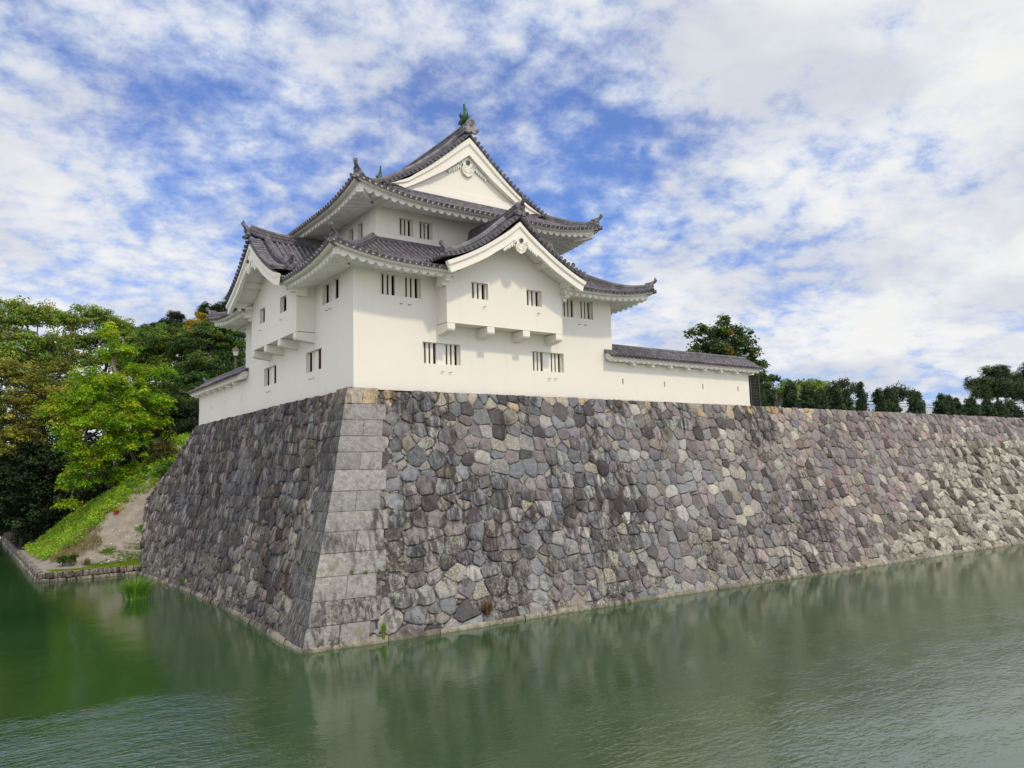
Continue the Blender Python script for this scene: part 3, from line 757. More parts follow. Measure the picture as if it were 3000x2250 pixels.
# ================================================================== STONE RAMPART
ZW, ZTOP = -.885, 8.27
PROF = [(-1.6, 3.52), (-.885, 3.25), (-.165, 3.0), (.545, 2.74), (1.375, 2.49), (2.135, 2.23), (2.855, 1.97), (3.565, 1.74), (4.275, 1.50), (5.725, 1.10), (7.055, .77), (8.27, .40)]
def prof(z): return interp(PROF, z)
def facA(s, z, h=0.0):                       # s: metres from the corner edge along the sunlit face
    p = prof(z); k = max(0.0, 1-s/7.0); x = s-p*k-.4*(1-k)
    f = interp([(-4, 1.0), (0, 1.08), (5, 1.07), (14, 1.09), (27, 1.28), (47, 1.47), (90, 1.85)], x)
    return Vector((x, -(.38+(p-.40)*f)-h*.95, z+h*.30))
def facB(s, z, h=0.0):
    p = prof(z); k = max(0.0, 1-s/7.0); y = s-p*k-.4*(1-k)
    f = interp([(-4, 1.0), (-1, .97), (0, .945), (3, .88), (6, .82), (10, .775), (15, .75), (20, .85), (23, .88), (40, .92)], y)
    return Vector((-(.38+(p-.40)*f)-h*.95, y, z+h*.30))
def clip(poly, nx, ny, c):                   # keep nx*x+ny*y <= c
    out = []
    for i in range(len(poly)):
        a, b = poly[i], poly[(i+1) % len(poly)]; da, db = nx*a[0]+ny*a[1]-c, nx*b[0]+ny*b[1]-c
        if da <= 0: out.append(a)
        if (da < 0 < db) or (db < 0 < da):
            t = da/(da-db); out.append((a[0]+(b[0]-a[0])*t, a[1]+(b[1]-a[1])*t))
    return out
def power_cells(sites, gap, bounds, cell=.75, R=1.5):
    grid = {}
    for i, (x, y, w) in enumerate(sites): grid.setdefault((int(x//cell), int(y//cell)), []).append(i)
    out = []
    for i, (x, y, w) in enumerate(sites):
        poly = [(x-R, y-R), (x+R, y-R), (x+R, y+R), (x-R, y+R)]
        gx, gy = int(x//cell), int(y//cell); nb = []
        for a in range(-2, 3):
            for b in range(-2, 3): nb += grid.get((gx+a, gy+b), [])
        nb.sort(key=lambda j: (sites[j][0]-x)**2+(sites[j][1]-y)**2)
        for j in nb:
            if j == i: continue
            dx, dy = sites[j][0]-x, sites[j][1]-y; d = math.hypot(dx, dy)
            if d < 1e-6: continue
            m = (d*d+w*w-sites[j][2]**2)/(2*d)-gap
            poly = clip(poly, dx/d, dy/d, (x*dx+y*dy)/d+m)
            if len(poly) < 3: break
        if len(poly) >= 3:
            for (nx, ny, c) in bounds: 
                poly = clip(poly, nx, ny, c)
                if len(poly) < 3: break
        if len(poly) >= 3: out.append((i, poly))
    return out
def roundpoly(poly, jit, r_):
    # drop tiny edges, knock the corners off unevenly
    P = [p for k, p in enumerate(poly) if math.dist(p, poly[k-1]) > .05]
    if len(P) < 3: return None
    cut = [r_.choice((.03, .05, .08, .12)) for _ in P]; out = []
    for k in range(len(P)):
        a, b = P[k], P[(k+1) % len(P)]; L_ = math.dist(a, b); c0, c1 = min(.42, cut[k]/L_), min(.42, cut[(k+1) % len(P)]/L_)
        for t in ((c0, 1-c1) if L_ < .26 else (c0, (c0+1-c1)/2, 1-c1)):
            out.append((lerp(a[0], b[0], t)+r_.uniform(-jit, jit), lerp(a[1], b[1], t)+r_.uniform(-jit, jit)))
    return out
def chips(mb, fac, cells, r_, lim=1e9):
    # pale chinking stones wedged where three big stones meet
    seen = set()
    for i, poly in cells:
        for (a, b) in poly:
            key = (round(a/.09), round(b/.09))
            if key in seen or a > lim or b > 8.1 or b < -.9: continue
            seen.add(key); n = r_.choice((4, 5)); R = r_.uniform(.07, .13); a0 = r_.uniform(0, 6.28)
            P = [(a+R*r_.uniform(.7, 1.1)*math.cos(a0+6.283*k/n), b+R*r_.uniform(.7, 1.1)*math.sin(a0+6.283*k/n)) for k in range(n)]
            col = jit((.255, .245, .225), .62, 1.25, r_); h = r_.uniform(-.075, -.035); t1, t2 = r_.uniform(-.2, .2), r_.uniform(-.2, .2)
            f0 = [fac(p, q, -.14) for p, q in P]; f1 = [fac(p, q, h+(p-a)*t1+(q-b)*t2) for p, q in P]
            mb.loft([f0, f1], True, False, col); mb.poly(f1, col)
def stone(mb, fac, poly, col, r_, depth=.16, bulge=.05, wob=.016, tilt=.075, rough=.014, base=0.0):
    P = roundpoly(poly, wob, r_)
    if not P: return
    cx = sum(p[0] for p in P)/len(P); cy = sum(p[1] for p in P)/len(P)
    size = max(math.dist(p, (cx, cy)) for p in P); tx, ty = r_.uniform(-tilt, tilt), r_.uniform(-tilt, tilt)
    off = base+r_.uniform(-.035, .035); rings = []
    e = min(.022/size, .12)
    for sc, h in ((1.0, -depth), (1.0, -.035), (1-e, .0), (1-2.6*e, bulge*.35), (.52, bulge*.85)):
        ring = []
        for (a, b) in P:
            qa, qb = cx+(a-cx)*sc, cy+(b-cy)*sc
            hh = h+off+(tx*(qa-cx)+ty*(qb-cy))+(r_.uniform(-rough, rough) if h >= 0 else 0)
            ring.append(fac(qa, qb, hh))
        rings.append(ring)
    mb.loft(rings, True, False, col)
    n = len(P); i = len(mb.v)-n; c = mb.V(fac(cx, cy, off+bulge+r_.uniform(-rough, rough)*1.5))
    for k in range(n): mb.face((i+k, i+(k+1) % n, c), col)
PAL = [((.19, .19, .195), 30), ((.145, .147, .153), 18), ((.185, .164, .160), 24), ((.245, .237, .224), 18), ((.085, .078, .078), 10), ((.33, .318, .29), 8), ((.185, .165, .14), 6), ((.235, .205, .198), 8)]
PALW = [w for _, w in PAL]
def jit(c, a, b, r_): k = r_.uniform(a, b); return tuple(v*k for v in c)
def pick(r_): 
    c = r_.choices(PAL, PALW)[0][0]; k = r_.uniform(.90, 1.38); return tuple(v*k*r_.uniform(.97, 1.03) for v in c)
rampart = thing('stone_rampart', 'grey rubble stone rampart with dressed corner blocks rising from the moat under the white tower', 'stone rampart', (-3.2, -3.2, ZW))
COURSE = [8.27, 7.10, 6.36, 5.55, 4.82, 4.28, 3.55, 2.84, 2.13, 1.50, .86, .18, -.42, -.95]
COURSE = [8.28, 7.62, 6.98, 6.34, 5.72, 5.06, 4.28, 3.55, 2.86, 2.14, 1.38, .60, -.16, -.98]
def face_sites(r_, smax, big=.62):
    sites = []; z = -1.05; row = 0
    while z < 7.95:
        hgt = r_.uniform(.50, .62); s = r_.uniform(0, .5)+.3
        while s < smax:
            w = big*r_.uniform(.70, 1.42)
            sites.append((s+w/2, z+hgt/2+r_.uniform(-.17, .17), r_.uniform(.0, .34))); s += w
        z += hgt; row += 1
    # small chinking stones pushed between the big ones
    n = int(smax*9.0*1.1)
    for _ in range(n):
        x, y = r_.uniform(.8, smax), r_.uniform(-.9, 7.6)
        if min((x-a)**2+(y-b)**2 for a, b, w in sites if abs(a-x) < .9) > .075: sites.append((x, y, 0.0))
    s = .8
    while s < smax:                                     # level top course
        w = r_.uniform(.42, .86); sites.append((s+w/2, 8.0+r_.uniform(-.03, .03), r_.uniform(.10, .2))); s += w
    return sites
CWA = [1.29, 1.68, 1.57, 1.70, 1.62, 1.81, 1.64, 1.98, 1.82, 1.93, 1.69, 1.87, 1.60]
CWB = [1.12, 1.14, 1.52, 1.22, 1.55, 1.12, 1.75, 1.30, 1.95, 1.45, 1.88, 1.50, 1.90]
mbA, mbB, mbC = MB(), MB(), MB()
r_ = random.Random(5)
sa = face_sites(r_, 84.0)
ca = power_cells(sa, .008, [(0, 1, ZTOP-.005), (0, -1, 1.05), (-1, 0, -1.20)])
chips(mbA, facA, ca, r_, 70)
for i, poly in ca:
    x, y, w = sa[i]; col = pick(r_); kw = {}
    pale = (x-31.0)*.46-.6+r_.uniform(-1.1, 1.1)
    top = y > 7.7
    if top and x < 30 and r_.random() < .34: col = jit(r_.choice([(.40, .31, .19), (.42, .36, .26), (.36, .33, .27)]), .85, 1.1, r_)
    elif w == 0.0: col = jit((.30, .285, .255), .7, 1.15, r_)
    elif x < 22: q = min(1.0, (22-x)/10); col = (col[0]*(1-.05*q), col[1], col[2]*(1+.06*q))
    elif x > 26: col = tuple(a*b for a, b in zip(col, (1.03, .97, .965)))
    if y < min(pale, 6.4) and not top:
        col = jit((.45, .43, .375), .42, 1.12, r_) if r_.random() < .84 else (.11, .092, .082)
        kw = dict(tilt=.32, rough=.04, wob=.03, bulge=.09)
    if x < 2.45: kw['base'] = -.085; kw['tilt'] = .02
    if len(kw) < 3 and not top:
        q = r_.random(); hi = max(0.0, min(1.0, (6.5-y)/5.0))
        if q < .03+.09*max(0.0, (3.6-y)/4.5): col = col+(.0,)
        elif q < .04+.24*hi: col = col+(.5,)
    stone(mbA, facA, poly, col, r_, bulge=kw.pop('bulge', r_.uniform(.01, .06)), **kw)
r_ = random.Random(9)
sb = face_sites(r_, 35.0, .60)
def yend(z): return interp([(-2, 27.5), (0, 27.6), (1.7, 29.2), (3.5, 31.2), (4.3, 29.6), (6.1, 25.8), (8.02, 22.9), (8.3, 22.6)], z)
cb = [(i, p) for i, p in power_cells(sb, .008, [(0, 1, ZTOP-.005), (0, -1, 1.05), (-1, 0, -.98)]) if sb[i][0]-.4 <= yend(sb[i][1])-.15]
chips(mbB, facB, cb, r_)
for i, poly in cb:
    x, y, w = sb[i]
    if x-.4 > yend(y)-.15: continue
    col = pick(r_)
    if w == 0.0: col = jit((.26, .25, .22), .7, 1.1, r_)
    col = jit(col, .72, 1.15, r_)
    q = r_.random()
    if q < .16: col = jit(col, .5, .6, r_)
    elif q < .22 and y < 4: col = col+(.0,)
    elif q < .50: col = col+(.5,)
    stone(mbB, facB, poly, col, r_, bulge=r_.uniform(.02, .07), tilt=.09, base=-.085 if x < 2.6 else 0.0)
# cap blocks down the sloping end of the shaded face
z = 8.1
while z > 3.4:
    dz = r_.uniform(.34, .5); a, b = yend(z)+.4, yend(z-dz)+.4
    stone(mbB, facB, [(a-.55, z-.02), (a+.12, z-.02), (b+.12, z-dz+.02), (b-.55, z-dz+.02)], tuple(v*1.25 for v in pick(r_)), r_, base=.05); z -= dz
# dressed corner blocks
def WOB(k, j): q = random.Random(k*10+j); e = .016 if j in (0, 4) else .0; return e+q.uniform(-.010, .010), e+q.uniform(-.010, .010)
for k, (zt, zb) in enumerate(zip(COURSE[:-1], COURSE[1:])):
    g = .009
    for face, fac in ((0, facA), (1, facB)):
        w = (CWA, CWB)[face][k]
        cuts = [0.0, w] if face == 1 or k % 2 else [0.0, w*r_.uniform(.49, .55), w]
        for a, b in zip(cuts[:-1], cuts[1:]):
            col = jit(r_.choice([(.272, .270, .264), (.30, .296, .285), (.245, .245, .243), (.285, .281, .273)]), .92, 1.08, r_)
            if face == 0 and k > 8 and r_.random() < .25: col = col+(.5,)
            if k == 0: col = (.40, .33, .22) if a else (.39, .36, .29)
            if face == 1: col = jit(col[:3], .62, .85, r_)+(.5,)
            a0 = a+(g if a else -.006); NX, NZ = max(3, int((b-a)/.16)), 4; h0 = .055+(.006*(k % 3))*(1 if a == 0 else 1.5)*.3
            rings = []
            for jz in range(NZ+1):
                z_ = lerp(zb+g, zt-g, jz/NZ); rings.append([])
                for ix in range(NX+1):
                    s = lerp(a0, b-g, ix/NX); edge = (ix in (0, NX) and not (a == 0 and ix == 0)) or jz in (0, NZ)
                    rings[-1].append(fac(s, z_, h0-(r_.uniform(.016, .040) if edge else 0)+r_.uniform(-.007, .007)) if not (a == 0 and ix == 0) else None)
            # the arris itself is shared by both faces
            for jz in range(NZ+1):
                if a == 0:
                    z_ = lerp(zb+g, zt-g, jz/NZ); p = prof(z_)+.062; w1, w2 = WOB(k, jz); rings[jz][0] = Vector((-p+w1, -p+w2, z_+.012))
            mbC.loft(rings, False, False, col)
            for edge in (rings[0], rings[-1]):           # returns into the joint
                mbC.loft([edge, [q+(Vector((.0, .22, 0)) if face == 0 else Vector((.22, 0, 0))) for q in edge]], False, False, col)
            for q in (0, -1):
                if q == 0 and a == 0: continue
                ed = [r[q] for r in rings]; mbC.loft([ed, [p_+(Vector((0, .22, 0)) if face == 0 else Vector((.22, 0, 0))) for p_ in ed]], False, False, col)
SM = MAT['rampart_stone']
mbA.build('sunlit_rubble_face', SM, rampart, smooth=38); mbB.build('shaded_rubble_face', SM, rampart, smooth=38)
mbC.build('corner_blocks', SM, rampart, smooth=30)
bk = MB()                                                # bedding behind the stones
zs = [-1.6]+[lerp(-1.0, ZTOP-.02, i/16) for i in range(17)]
bk.loft([[facA(s, z, -.10) for z in zs] for s in [.0, 1, 2, 3, 5, 7, 10, 15, 20, 30, 40, 60, 85]], False)
bk.loft([[facB(min(s, yend(z)+.35), z, -.10) for z in zs] for s in [.0, 1, 2, 3, 5, 7, 10, 15, 20, 23, 26, 29, 32]], False)
bk.build('joint_bedding', MAT['stone_joint'], rampart, recalc=False)
tp = MB()
tp.poly([facA(s, ZTOP-.03, -.02) for s in (0.3, 10, 30, 85)]+[Vector((85, 1.2, ZTOP-.02)), Vector((.6, .6, ZTOP-.02)), Vector((.6, 23.2, ZTOP-.02)), facB(23, ZTOP-.03, -.02), facB(8, ZTOP-.03, -.02)])
tp.build('rampart_top', MAT['stone_joint'], rampart, recalc=False)
ft = MB(); r_ = random.Random(3)                         # footing blocks at the water line
def footing(fac, smax):
    s = -.02
    while s < smax:
        w = r_.uniform(.7, 1.7); hgt = r_.uniform(.10, .17); pr = r_.uniform(.06, .12)
        col = jit((.27, .255, .205), .65, 1.15, r_); rings = []
        for i in range(7):
            q = s+.008+(w-.016)*i/6; z0 = ZW-.35; j = r_.uniform(-.012, .012)
            rings.append([fac(q, z0, pr+.05), fac(q, ZW+hgt-.03, pr+j), fac(q, ZW+hgt+j, pr-.03+j), fac(q, ZW+hgt+.015, -.12)])
        ft.loft(rings, False, False, col); s += w
footing(facA, 84); footing(facB, 27.6)
ft.build('footing_stones', SM, rampart, smooth=40)

# ================================================================== PLASTERED PARAPET WALLS
def parapet(fac, s0, s1, label, name):
    t = thing(name, label, 'castle wall', fac((s0+s1)/2, -.4, 8.2), 'low plastered parapet walls with tiled roofs')
    mb = MB(); zt = 10.20; th = .80
    holes = [(s0+x-.045, s0+x+.045, 9.10, 9.38) for x in (.65, 3.66, 6.66, 9.66)]
    wall_face(mb, fac, 0, s0+.0, s1, 8.1, zt, holes); wall_face(mb, fac, -th, s0, s1, 8.1, zt, [])
    mb.quad(fac(s1, 0, 8.1), fac(s1, -th, 8.1), fac(s1, -th, zt), fac(s1, 0, zt))
    mb.box((s0+.01, -.01, 8.1), (s1+.012, .035, 8.36), M=fac)
    w = mb.build('wall', PL, t, recalc=False)
    for h in holes:
        lo = MB(); a, b, c, d = h; A = [(a, c), (b, c), (b, d), (a, d)]
        for k in range(4):
            p, q = A[k], A[(k+1) % 4]; lo.quad(fac(p[0], 0, p[1]), fac(q[0], 0, q[1]), fac(q[0], -.3, q[1]), fac(p[0], -.3, p[1]))
        lo.quad(*[fac(p, -.16, q) for p, q in A]); lo.build('arrow_slit', SO, w, recalc=False)
    for x in (2.15, 5.16, 8.16):
        lo = MB(); lo.poly([fac(s0+x-.075, .003, 8.60), fac(s0+x+.075, .003, 8.60), fac(s0+x+.055, .003, 8.70), fac(s0+x, .003, 8.745), fac(s0+x-.055, .003, 8.70)]); lo.build('gun_port', SO, w, recalc=False)
    rf = MB(); e0 = s0-.55; e1 = s1+.48; nm = -.40
    def P(sg):
        def f(s, q): n = .58-(q)*.98; return fac(s, n if sg else -.80-n, 10.44+.56*q+.06*q*q)
        return f
    tile_slope(rf, P(1), s0+.02, e1, lambda s: 0.0, lambda s: 1.0, pitch=.262, length=1.15, r=.07)
    tile_slope(rf, P(1), e0, s0-.02, lambda s: 0.0, lambda s: .50, pitch=.262, length=1.15, r=.07)
    tile_slope(rf, P(0), s0+.02, e1, lambda s: 0.0, lambda s: 1.0, pitch=.262, length=1.15, r=.07)
    rf.box((e0, -.02, 10.62), (s0, .12, 10.80), M=fac)
    roof = rf.build('tiled_roof', TI, t, smooth=40)
    rd = MB(); pr, _ = ridge_profile(.30, 3, .055, .075); sweep(rd, [fac(s, nm, 11.0) for s in np.linspace(s0+.02, e1-.12, 8)], pr)
    rd.tube([fac(e1-.5, nm, 11.26), fac(e1-.15, nm, 11.27), fac(e1+.08, nm, 11.36), fac(e1+.16, nm, 11.46)], [.07, .075, .075, .07], 8)
    rd.build('roof_ridge', TI, roof, smooth=40)
    ev = MB()
    for sg in (1, 0):
        cv = (lambda n: n) if sg else (lambda n: -.80-n)
        ev.loft([[fac(s, cv(n), z) for n, z in ((.54, 10.44), (.53, 10.36), (.46, 10.33), (.40, 10.34), (.40, 10.46))] for s in (e0+.06, e1-.03)])
        k = int((e1-e0)/.05); G = []
        for i in range(k+1):
            s = lerp(e0+.06, e1-.03, i/k); wv = abs(math.sin(math.pi*s/.40))**.8
            G.append([fac(s, cv(.42), 10.36)]+[fac(s, cv(n), 10.235+(.05 if n < .2 else .0)-.11*wv+.04) for n in (.41, .25, .10, -.02)])
        ev.loft(G, closed=False)
    ev.poly([fac(e0+.055, n, z) for n, z in ((.55, 10.46), (.55, 10.28), (.40, 10.16), (.02, 10.36), (.02, 10.68))])
    ev.poly([fac(e1-.03, n, z) for n, z in ((.54, 10.45), (.50, 10.28), (.02, 10.16), (-.80, 10.16), (-1.30, 10.28), (-1.34, 10.45), (-.4, 11.0))])
    s = s0+1.2
    while s < s1: ev.box((s-.09, -.02, 10.06), (s+.09, .34, 10.22), M=fac); s += 1.35
    ev.build('eave_board', PL, t)
parapet(fA, 14.0, 24.66, 'long white parapet wall with tiled roof on the sunlit side, left of the dark lattice fence', 'parapet_wall')
parapet(fB, 14.1, 23.70, 'shaded white parapet wall with tiled roof below the brown street lamp', 'parapet_wall')

# ================================================================== WATER, BANK, GROUND
def sheet(name, pts, m, kind='structure', z=None):
    mb = MB(); mb.poly(pts); o = mb.build(name, m, recalc=False); o['kind'] = kind; return o
sheet('water', [(-120, -140, ZW), (200, -140, ZW), (200, 95, ZW), (-120, 95, ZW)], MAT['moat_water'])
sheet('castle_ground', [(.5, .7, 8.20), (220, .7, 8.20), (220, 160, 8.20), (3.5, 160, 8.20), (3.5, 24, 8.20), (.5, 24, 8.20)], MAT['lawn_soil'])
def smin(a, b, k=.5): h = max(k-abs(a-b), 0)/k; return min(a, b)-h*h*k*.25
def bank_z(x, y):
    a = .80*(y-27.3)+.22*(x+2); b = .95*(x+7.0)+.10*max(0, y-60); z = smin(smin(a, b, 1.2), 8.1, 1.0); z = -smin(-z, .36, .6)
    return max(z, -.40)+.05*math.sin(x*1.7+y)*math.sin(y*1.3-x*.6)*(1 if z > -.2 else .35)
mb = MB(); xs = list(np.arange(-8.1, 6, .4))+list(np.arange(6, 40, 3.0)); ys = list(np.arange(25.75, 50, .4))+list(np.arange(50, 120, 2.0))
mb.loft([[Vector((x, y, bank_z(x, y))) for x in xs] for y in ys], False)
bank = mb.build('earth_bank', MAT['bank_soil'], smooth=True, recalc=False); bank['kind'] = 'structure'
def floor_line(x): return interp([(-8.2, 47), (-7.6, 45.6), (-4.4, 42.6), (-3, 38.0), (-.6, 37.2), (3.2, 36.6), (4.5, 37), (40, 37)], x)
mb = MB(); xs = list(np.arange(-8.1, 6, .5))+list(np.arange(6, 40, 3.0))
mb.loft([[Vector((x, lerp(floor_line(x), 120, q**2), bank_z(x, lerp(floor_line(x), 120, q**2))+.06)) for x in xs] for q in np.linspace(0, 1, 60)], False)
wf = mb.build('woodland_ground', MAT['shade_dark_soil'], smooth=True, recalc=False); wf['kind'] = 'structure'  # dark leaf-litter soil, its tone also painting the deep shade under the trees
mb = MB(); xs = np.arange(-130, -7.6, 4); ys = np.arange(76, 130, 4)
mb.loft([[Vector((x, y, min(8, -1.5+(y-76)*.45))) for x in xs] for y in ys], False)
fb = mb.build('far_bank', MAT['shade_dark_soil'], smooth=True, recalc=False); fb['kind'] = 'structure'
# low quay wall along the foot of the bank
quay = thing('quay_wall', 'low wall of two stone courses edging the earth bank along the water', 'retaining wall', (-8.3, 25.5, ZW))
qm = MB(); r_ = random.Random(21)
def qf(s, z, h): return Vector((-8.36+s, 25.52+.03*s-h, z))
def ql(s, z, h): return Vector((-8.36-h+.006*s, 25.52+s, z))
for fac, n in ((qf, 5.85), (ql, 46)):
    for za, zb, hh in ((ZW-.3, ZW+.17, .08), (ZW+.18, -.36, 0.0)):
        s = -.03
        while s < n:
            w = r_.uniform(.34, .72) if zb > -.5 else r_.uniform(.5, 1.05); w = min(w, n-s+.1)
            stone(qm, fac, [(s+.01, za), (s+w-.01, za), (s+w-.01, zb+r_.uniform(-.02, .02)), (s+.01, zb+r_.uniform(-.02, .02))], jit((.36, .335, .28) if zb < -.5 else (.28, .255, .235), .75, 1.15, r_), r_, depth=.28, base=hh, bulge=.05); s += w
qm.build('quay_stones', SM, quay, smooth=38)
bq = MB(); bq.loft([[qf(-.2, ZW-.5, -.2), qf(-.1, -.40, -.16), qf(-.1, -.36, -.6)], [qf(5.9, ZW-.5, -.2), qf(5.9, -.40, -.16), qf(5.9, -.36, -.6)]], False); bq.loft([[ql(0, ZW-.5, -.2), ql(0, -.40, -.16), ql(0, -.36, -.6)], [ql(46, ZW-.5, -.2), ql(46, -.40, -.16), ql(46, -.36, -.6)]], False)
bq.build('joint_bedding', MAT['stone_joint'], quay, recalc=False)

# ================================================================== VEGETATION
class Leaves:
    def __init__(s): s.v = []; s.c = []
    def add(s, pos, nrm, size, col, aspect=.6, along=None):
        n = len(pos); nrm = nrm/np.maximum(np.linalg.norm(nrm, axis=1, keepdims=True), 1e-6)
        ref = along if along is not None else nrng.normal(size=(n, 3))
        X = ref-nrm*np.sum(ref*nrm, axis=1, keepdims=True); X /= np.maximum(np.linalg.norm(X, axis=1, keepdims=True), 1e-6); Y = np.cross(nrm, X)
        sz = np.asarray(size).reshape(-1, 1)*np.ones((n, 1)); a = X*sz*.5; b = Y*sz*.5*aspect
        q = np.stack([pos-a, pos-b+a*.1+nrm*sz*.06, pos+a, pos+b+a*.1+nrm*sz*.06], axis=1); s.v.append(q); s.c.append(np.clip(col, 0, 1))
    def build(s, name, m, parent=None, kind=None):
        V = np.concatenate(s.v).reshape(-1, 3).astype(np.float32); Cc = np.concatenate(s.c); n = len(Cc)
        me = bpy.data.meshes.new(name); me.vertices.add(n*4); me.loops.add(n*4); me.polygons.add(n)
        me.vertices.foreach_set('co', V.ravel()); me.loops.foreach_set('vertex_index', np.arange(n*4, dtype=np.int32))
        me.polygons.foreach_set('loop_start', np.arange(0, n*4, 4, dtype=np.int32)); me.polygons.foreach_set('loop_total', np.full(n, 4, dtype=np.int32))
        at = me.color_attributes.new('Col', 'FLOAT_COLOR', 'CORNER')
        cc = np.ones((n*4, 4), dtype=np.float32); cc[:, :3] = np.repeat(Cc, 4, axis=0); at.data.foreach_set('color', cc.ravel())
        me.update(calc_edges=True); me.materials.append(MAT[m]); o = bpy.data.objects.new(name, me); COL.objects.link(o)
        if parent is not None: o.parent = parent; o.matrix_parent_inverse = Matrix.Translation(-Vector(parent.location)) if parent.type == 'EMPTY' else Matrix.Identity(4)
        if kind: o['kind'] = kind
        return o
def clump(LV, c, r, flat, n, size, pal, w, updown=.7, droop=0.0, bright=1.0, aspect=.6):
    p = nrng.normal(size=(n, 3)); p /= np.linalg.norm(p, axis=1, keepdims=True); p *= nrng.uniform(.25, 1, (n, 1))**.5
    q = p*np.array([r, r, r*flat]); q[:, 2] -= droop*(p[:, 0]**2+p[:, 1]**2)*r
    nr = p*.7+nrng.normal(size=(n, 3))*.55+np.array([0, 0, updown])
    base = np.array(pal)[nrng.choice(len(pal), p=np.array(w)/sum(w))]
    col = base*bright*nrng.uniform(.72, 1.28, (n, 1))*(1+nrng.normal(size=(n, 3))*.05)
    LV.add(np.array(c)+q, nr, nrng.uniform(.7, 1.3, n)*size, col, aspect)
def limb(mb, a, b, r0, r1, n=6, sag=.12, wob=.12):
    a, b = Vector(a), Vector(b); L_ = (b-a).length; pts = []; rr = []
    for k in range(6):
        t = k/5; p = a.lerp(b, t)+Vector((0, 0, sag*L_*math.sin(math.pi*t)*.5))
        if 0 < k < 5: p += Vector((rng.uniform(-1, 1), rng.uniform(-1, 1), rng.uniform(-1, 1)))*wob*L_*.18
        pts.append(p); rr.append(lerp(r0, r1, t))
    mb.tube(pts, rr, n); return pts
DENS, PER = 1.75, 1.35
def tree(name, label, base, trunk, blobs, pal, w, size=.2, cr=.62, flat=.5, dens=1.0, per=60, droop=.0, barkm='bark', tr=.28, updown=.7, fill=.35, group=None, leafm='leaf', aspect=.6, cat='tree', crname='crown', extra_twigs=.5):
    t = thing(name, label, cat, base, group); mb = MB(); LV = Leaves()
    tp = [Vector(base)]+[Vector(q) for q in trunk]; rr = [lerp(tr, tr*.35, i/max(1, len(tp)-1)) for i in range(len(tp))]
    mb.tube(tp, rr, 8)
    for (bx, by, bz, rx, ry, rz) in blobs:
        c = Vector((bx, by, bz)); s_ = min(tp[max(1, len(tp)//3):] or tp, key=lambda q: (q-c).length+max(0, q.z-bz)*2)
        lp = limb(mb, s_, c-Vector((0, 0, rz*.35)), tr*.33, tr*.10)
        area = (rx*ry+rx*rz+ry*rz)*4.2/3; n = max(3, int(DENS*dens*area/(cr*cr*1.15)))
        for k in range(n):
            d = nrng.normal(size=3); d /= np.linalg.norm(d); 
            if d[2] < -.55: d[2] *= -.4
            rad_ = nrng.uniform(.62, 1.05) if nrng.random() > fill else nrng.uniform(.2, .7)
            p = np.array([bx, by, bz])+d*rad_*np.array([rx, ry, rz])
            clump(LV, p, cr*nrng.uniform(.65, 1.35), flat, int(PER*per*nrng.uniform(.7, 1.3)), size, pal, w, updown, droop, nrng.uniform(.66, 1.26), aspect)
            if nrng.random() < extra_twigs*.5: limb(mb, lp[-1 if nrng.random() < .6 else -3], p, tr*.09, tr*.02, 4)
    mb.build('trunk', MAT[barkm], t, smooth=True, recalc=False); LV.build(crname, leafm, t)
    return t
GK = [(0.235, 0.370, 0.013), (0.168, 0.314, 0.013), (0.358, 0.426, 0.017), (0.112, 0.224, 0.013)]
tree('ginkgo_tree', 'bright yellow-green ginkgo leaning over the earth bank behind the stone rampart', (-2.2, 40.2, 4.2), [(-2.2, 40, 6.5), (-2.5, 39.8, 9.5), (-2.2, 39.3, 12), (-2.7, 39.3, 14), (-2.9, 39.6, 16)],
     [(-3.65, 38.0, 12.51, 2.9, 2.4, 1.6), (-5.76, 37.0, 10.27, 2.5, 2.2, 1.4), (-1.21, 38.0, 11.01, 2.7, 2.4, 1.5), (-3.84, 36.0, 9.23, 3.3, 2.4, 1.15), (-.18, 38.0, 9.15, 1.6, 1.6, 1.2), (-5.78, 36.0, 7.47, 1.4, 1.4, 1.3), (-3.1, 36.0, 7.21, 2.5, 2.2, 1.3), (-1.25, 37.0, 5.9, 1.3, 1.3, .7), (-5.27, 36.0, 5.25, 1.4, 1.4, 1.1), (-5.86, 36.0, 3.5, .95, .9, .4), (-2.62, 39.0, 15.11, 1.8, 1.7, 1.0), (-2.76, 40.0, 16.62, 1.2, 1.2, .9), (-.6, 39.0, 13.59, 2.2, 2.0, .8), (-4.6, 37, 11.6, 1.8, 1.6, 1.1), (-2.2, 37, 9.9, 2.0, 1.8, 1.1), (.6, 38.4, 11.2, 1.3, 1.3, .7), (-4.4, 36, 6.2, 1.6, 1.4, .9), (-1.9, 37, 8.2, 1.8, 1.5, 1.0), (-2.7, 36.4, 5.2, 1.3, 1.1, .7)],
     GK, [5, 4, 2, 2], size=.18, cr=.58, flat=.40, dens=.72, per=66, droop=.75, barkm='pale_bark', tr=.26, updown=1.0)
FE = [(0.198, 0.302, 0.056), (0.282, 0.348, 0.066), (0.142, 0.235, 0.056), (0.320, 0.320, 0.075)]
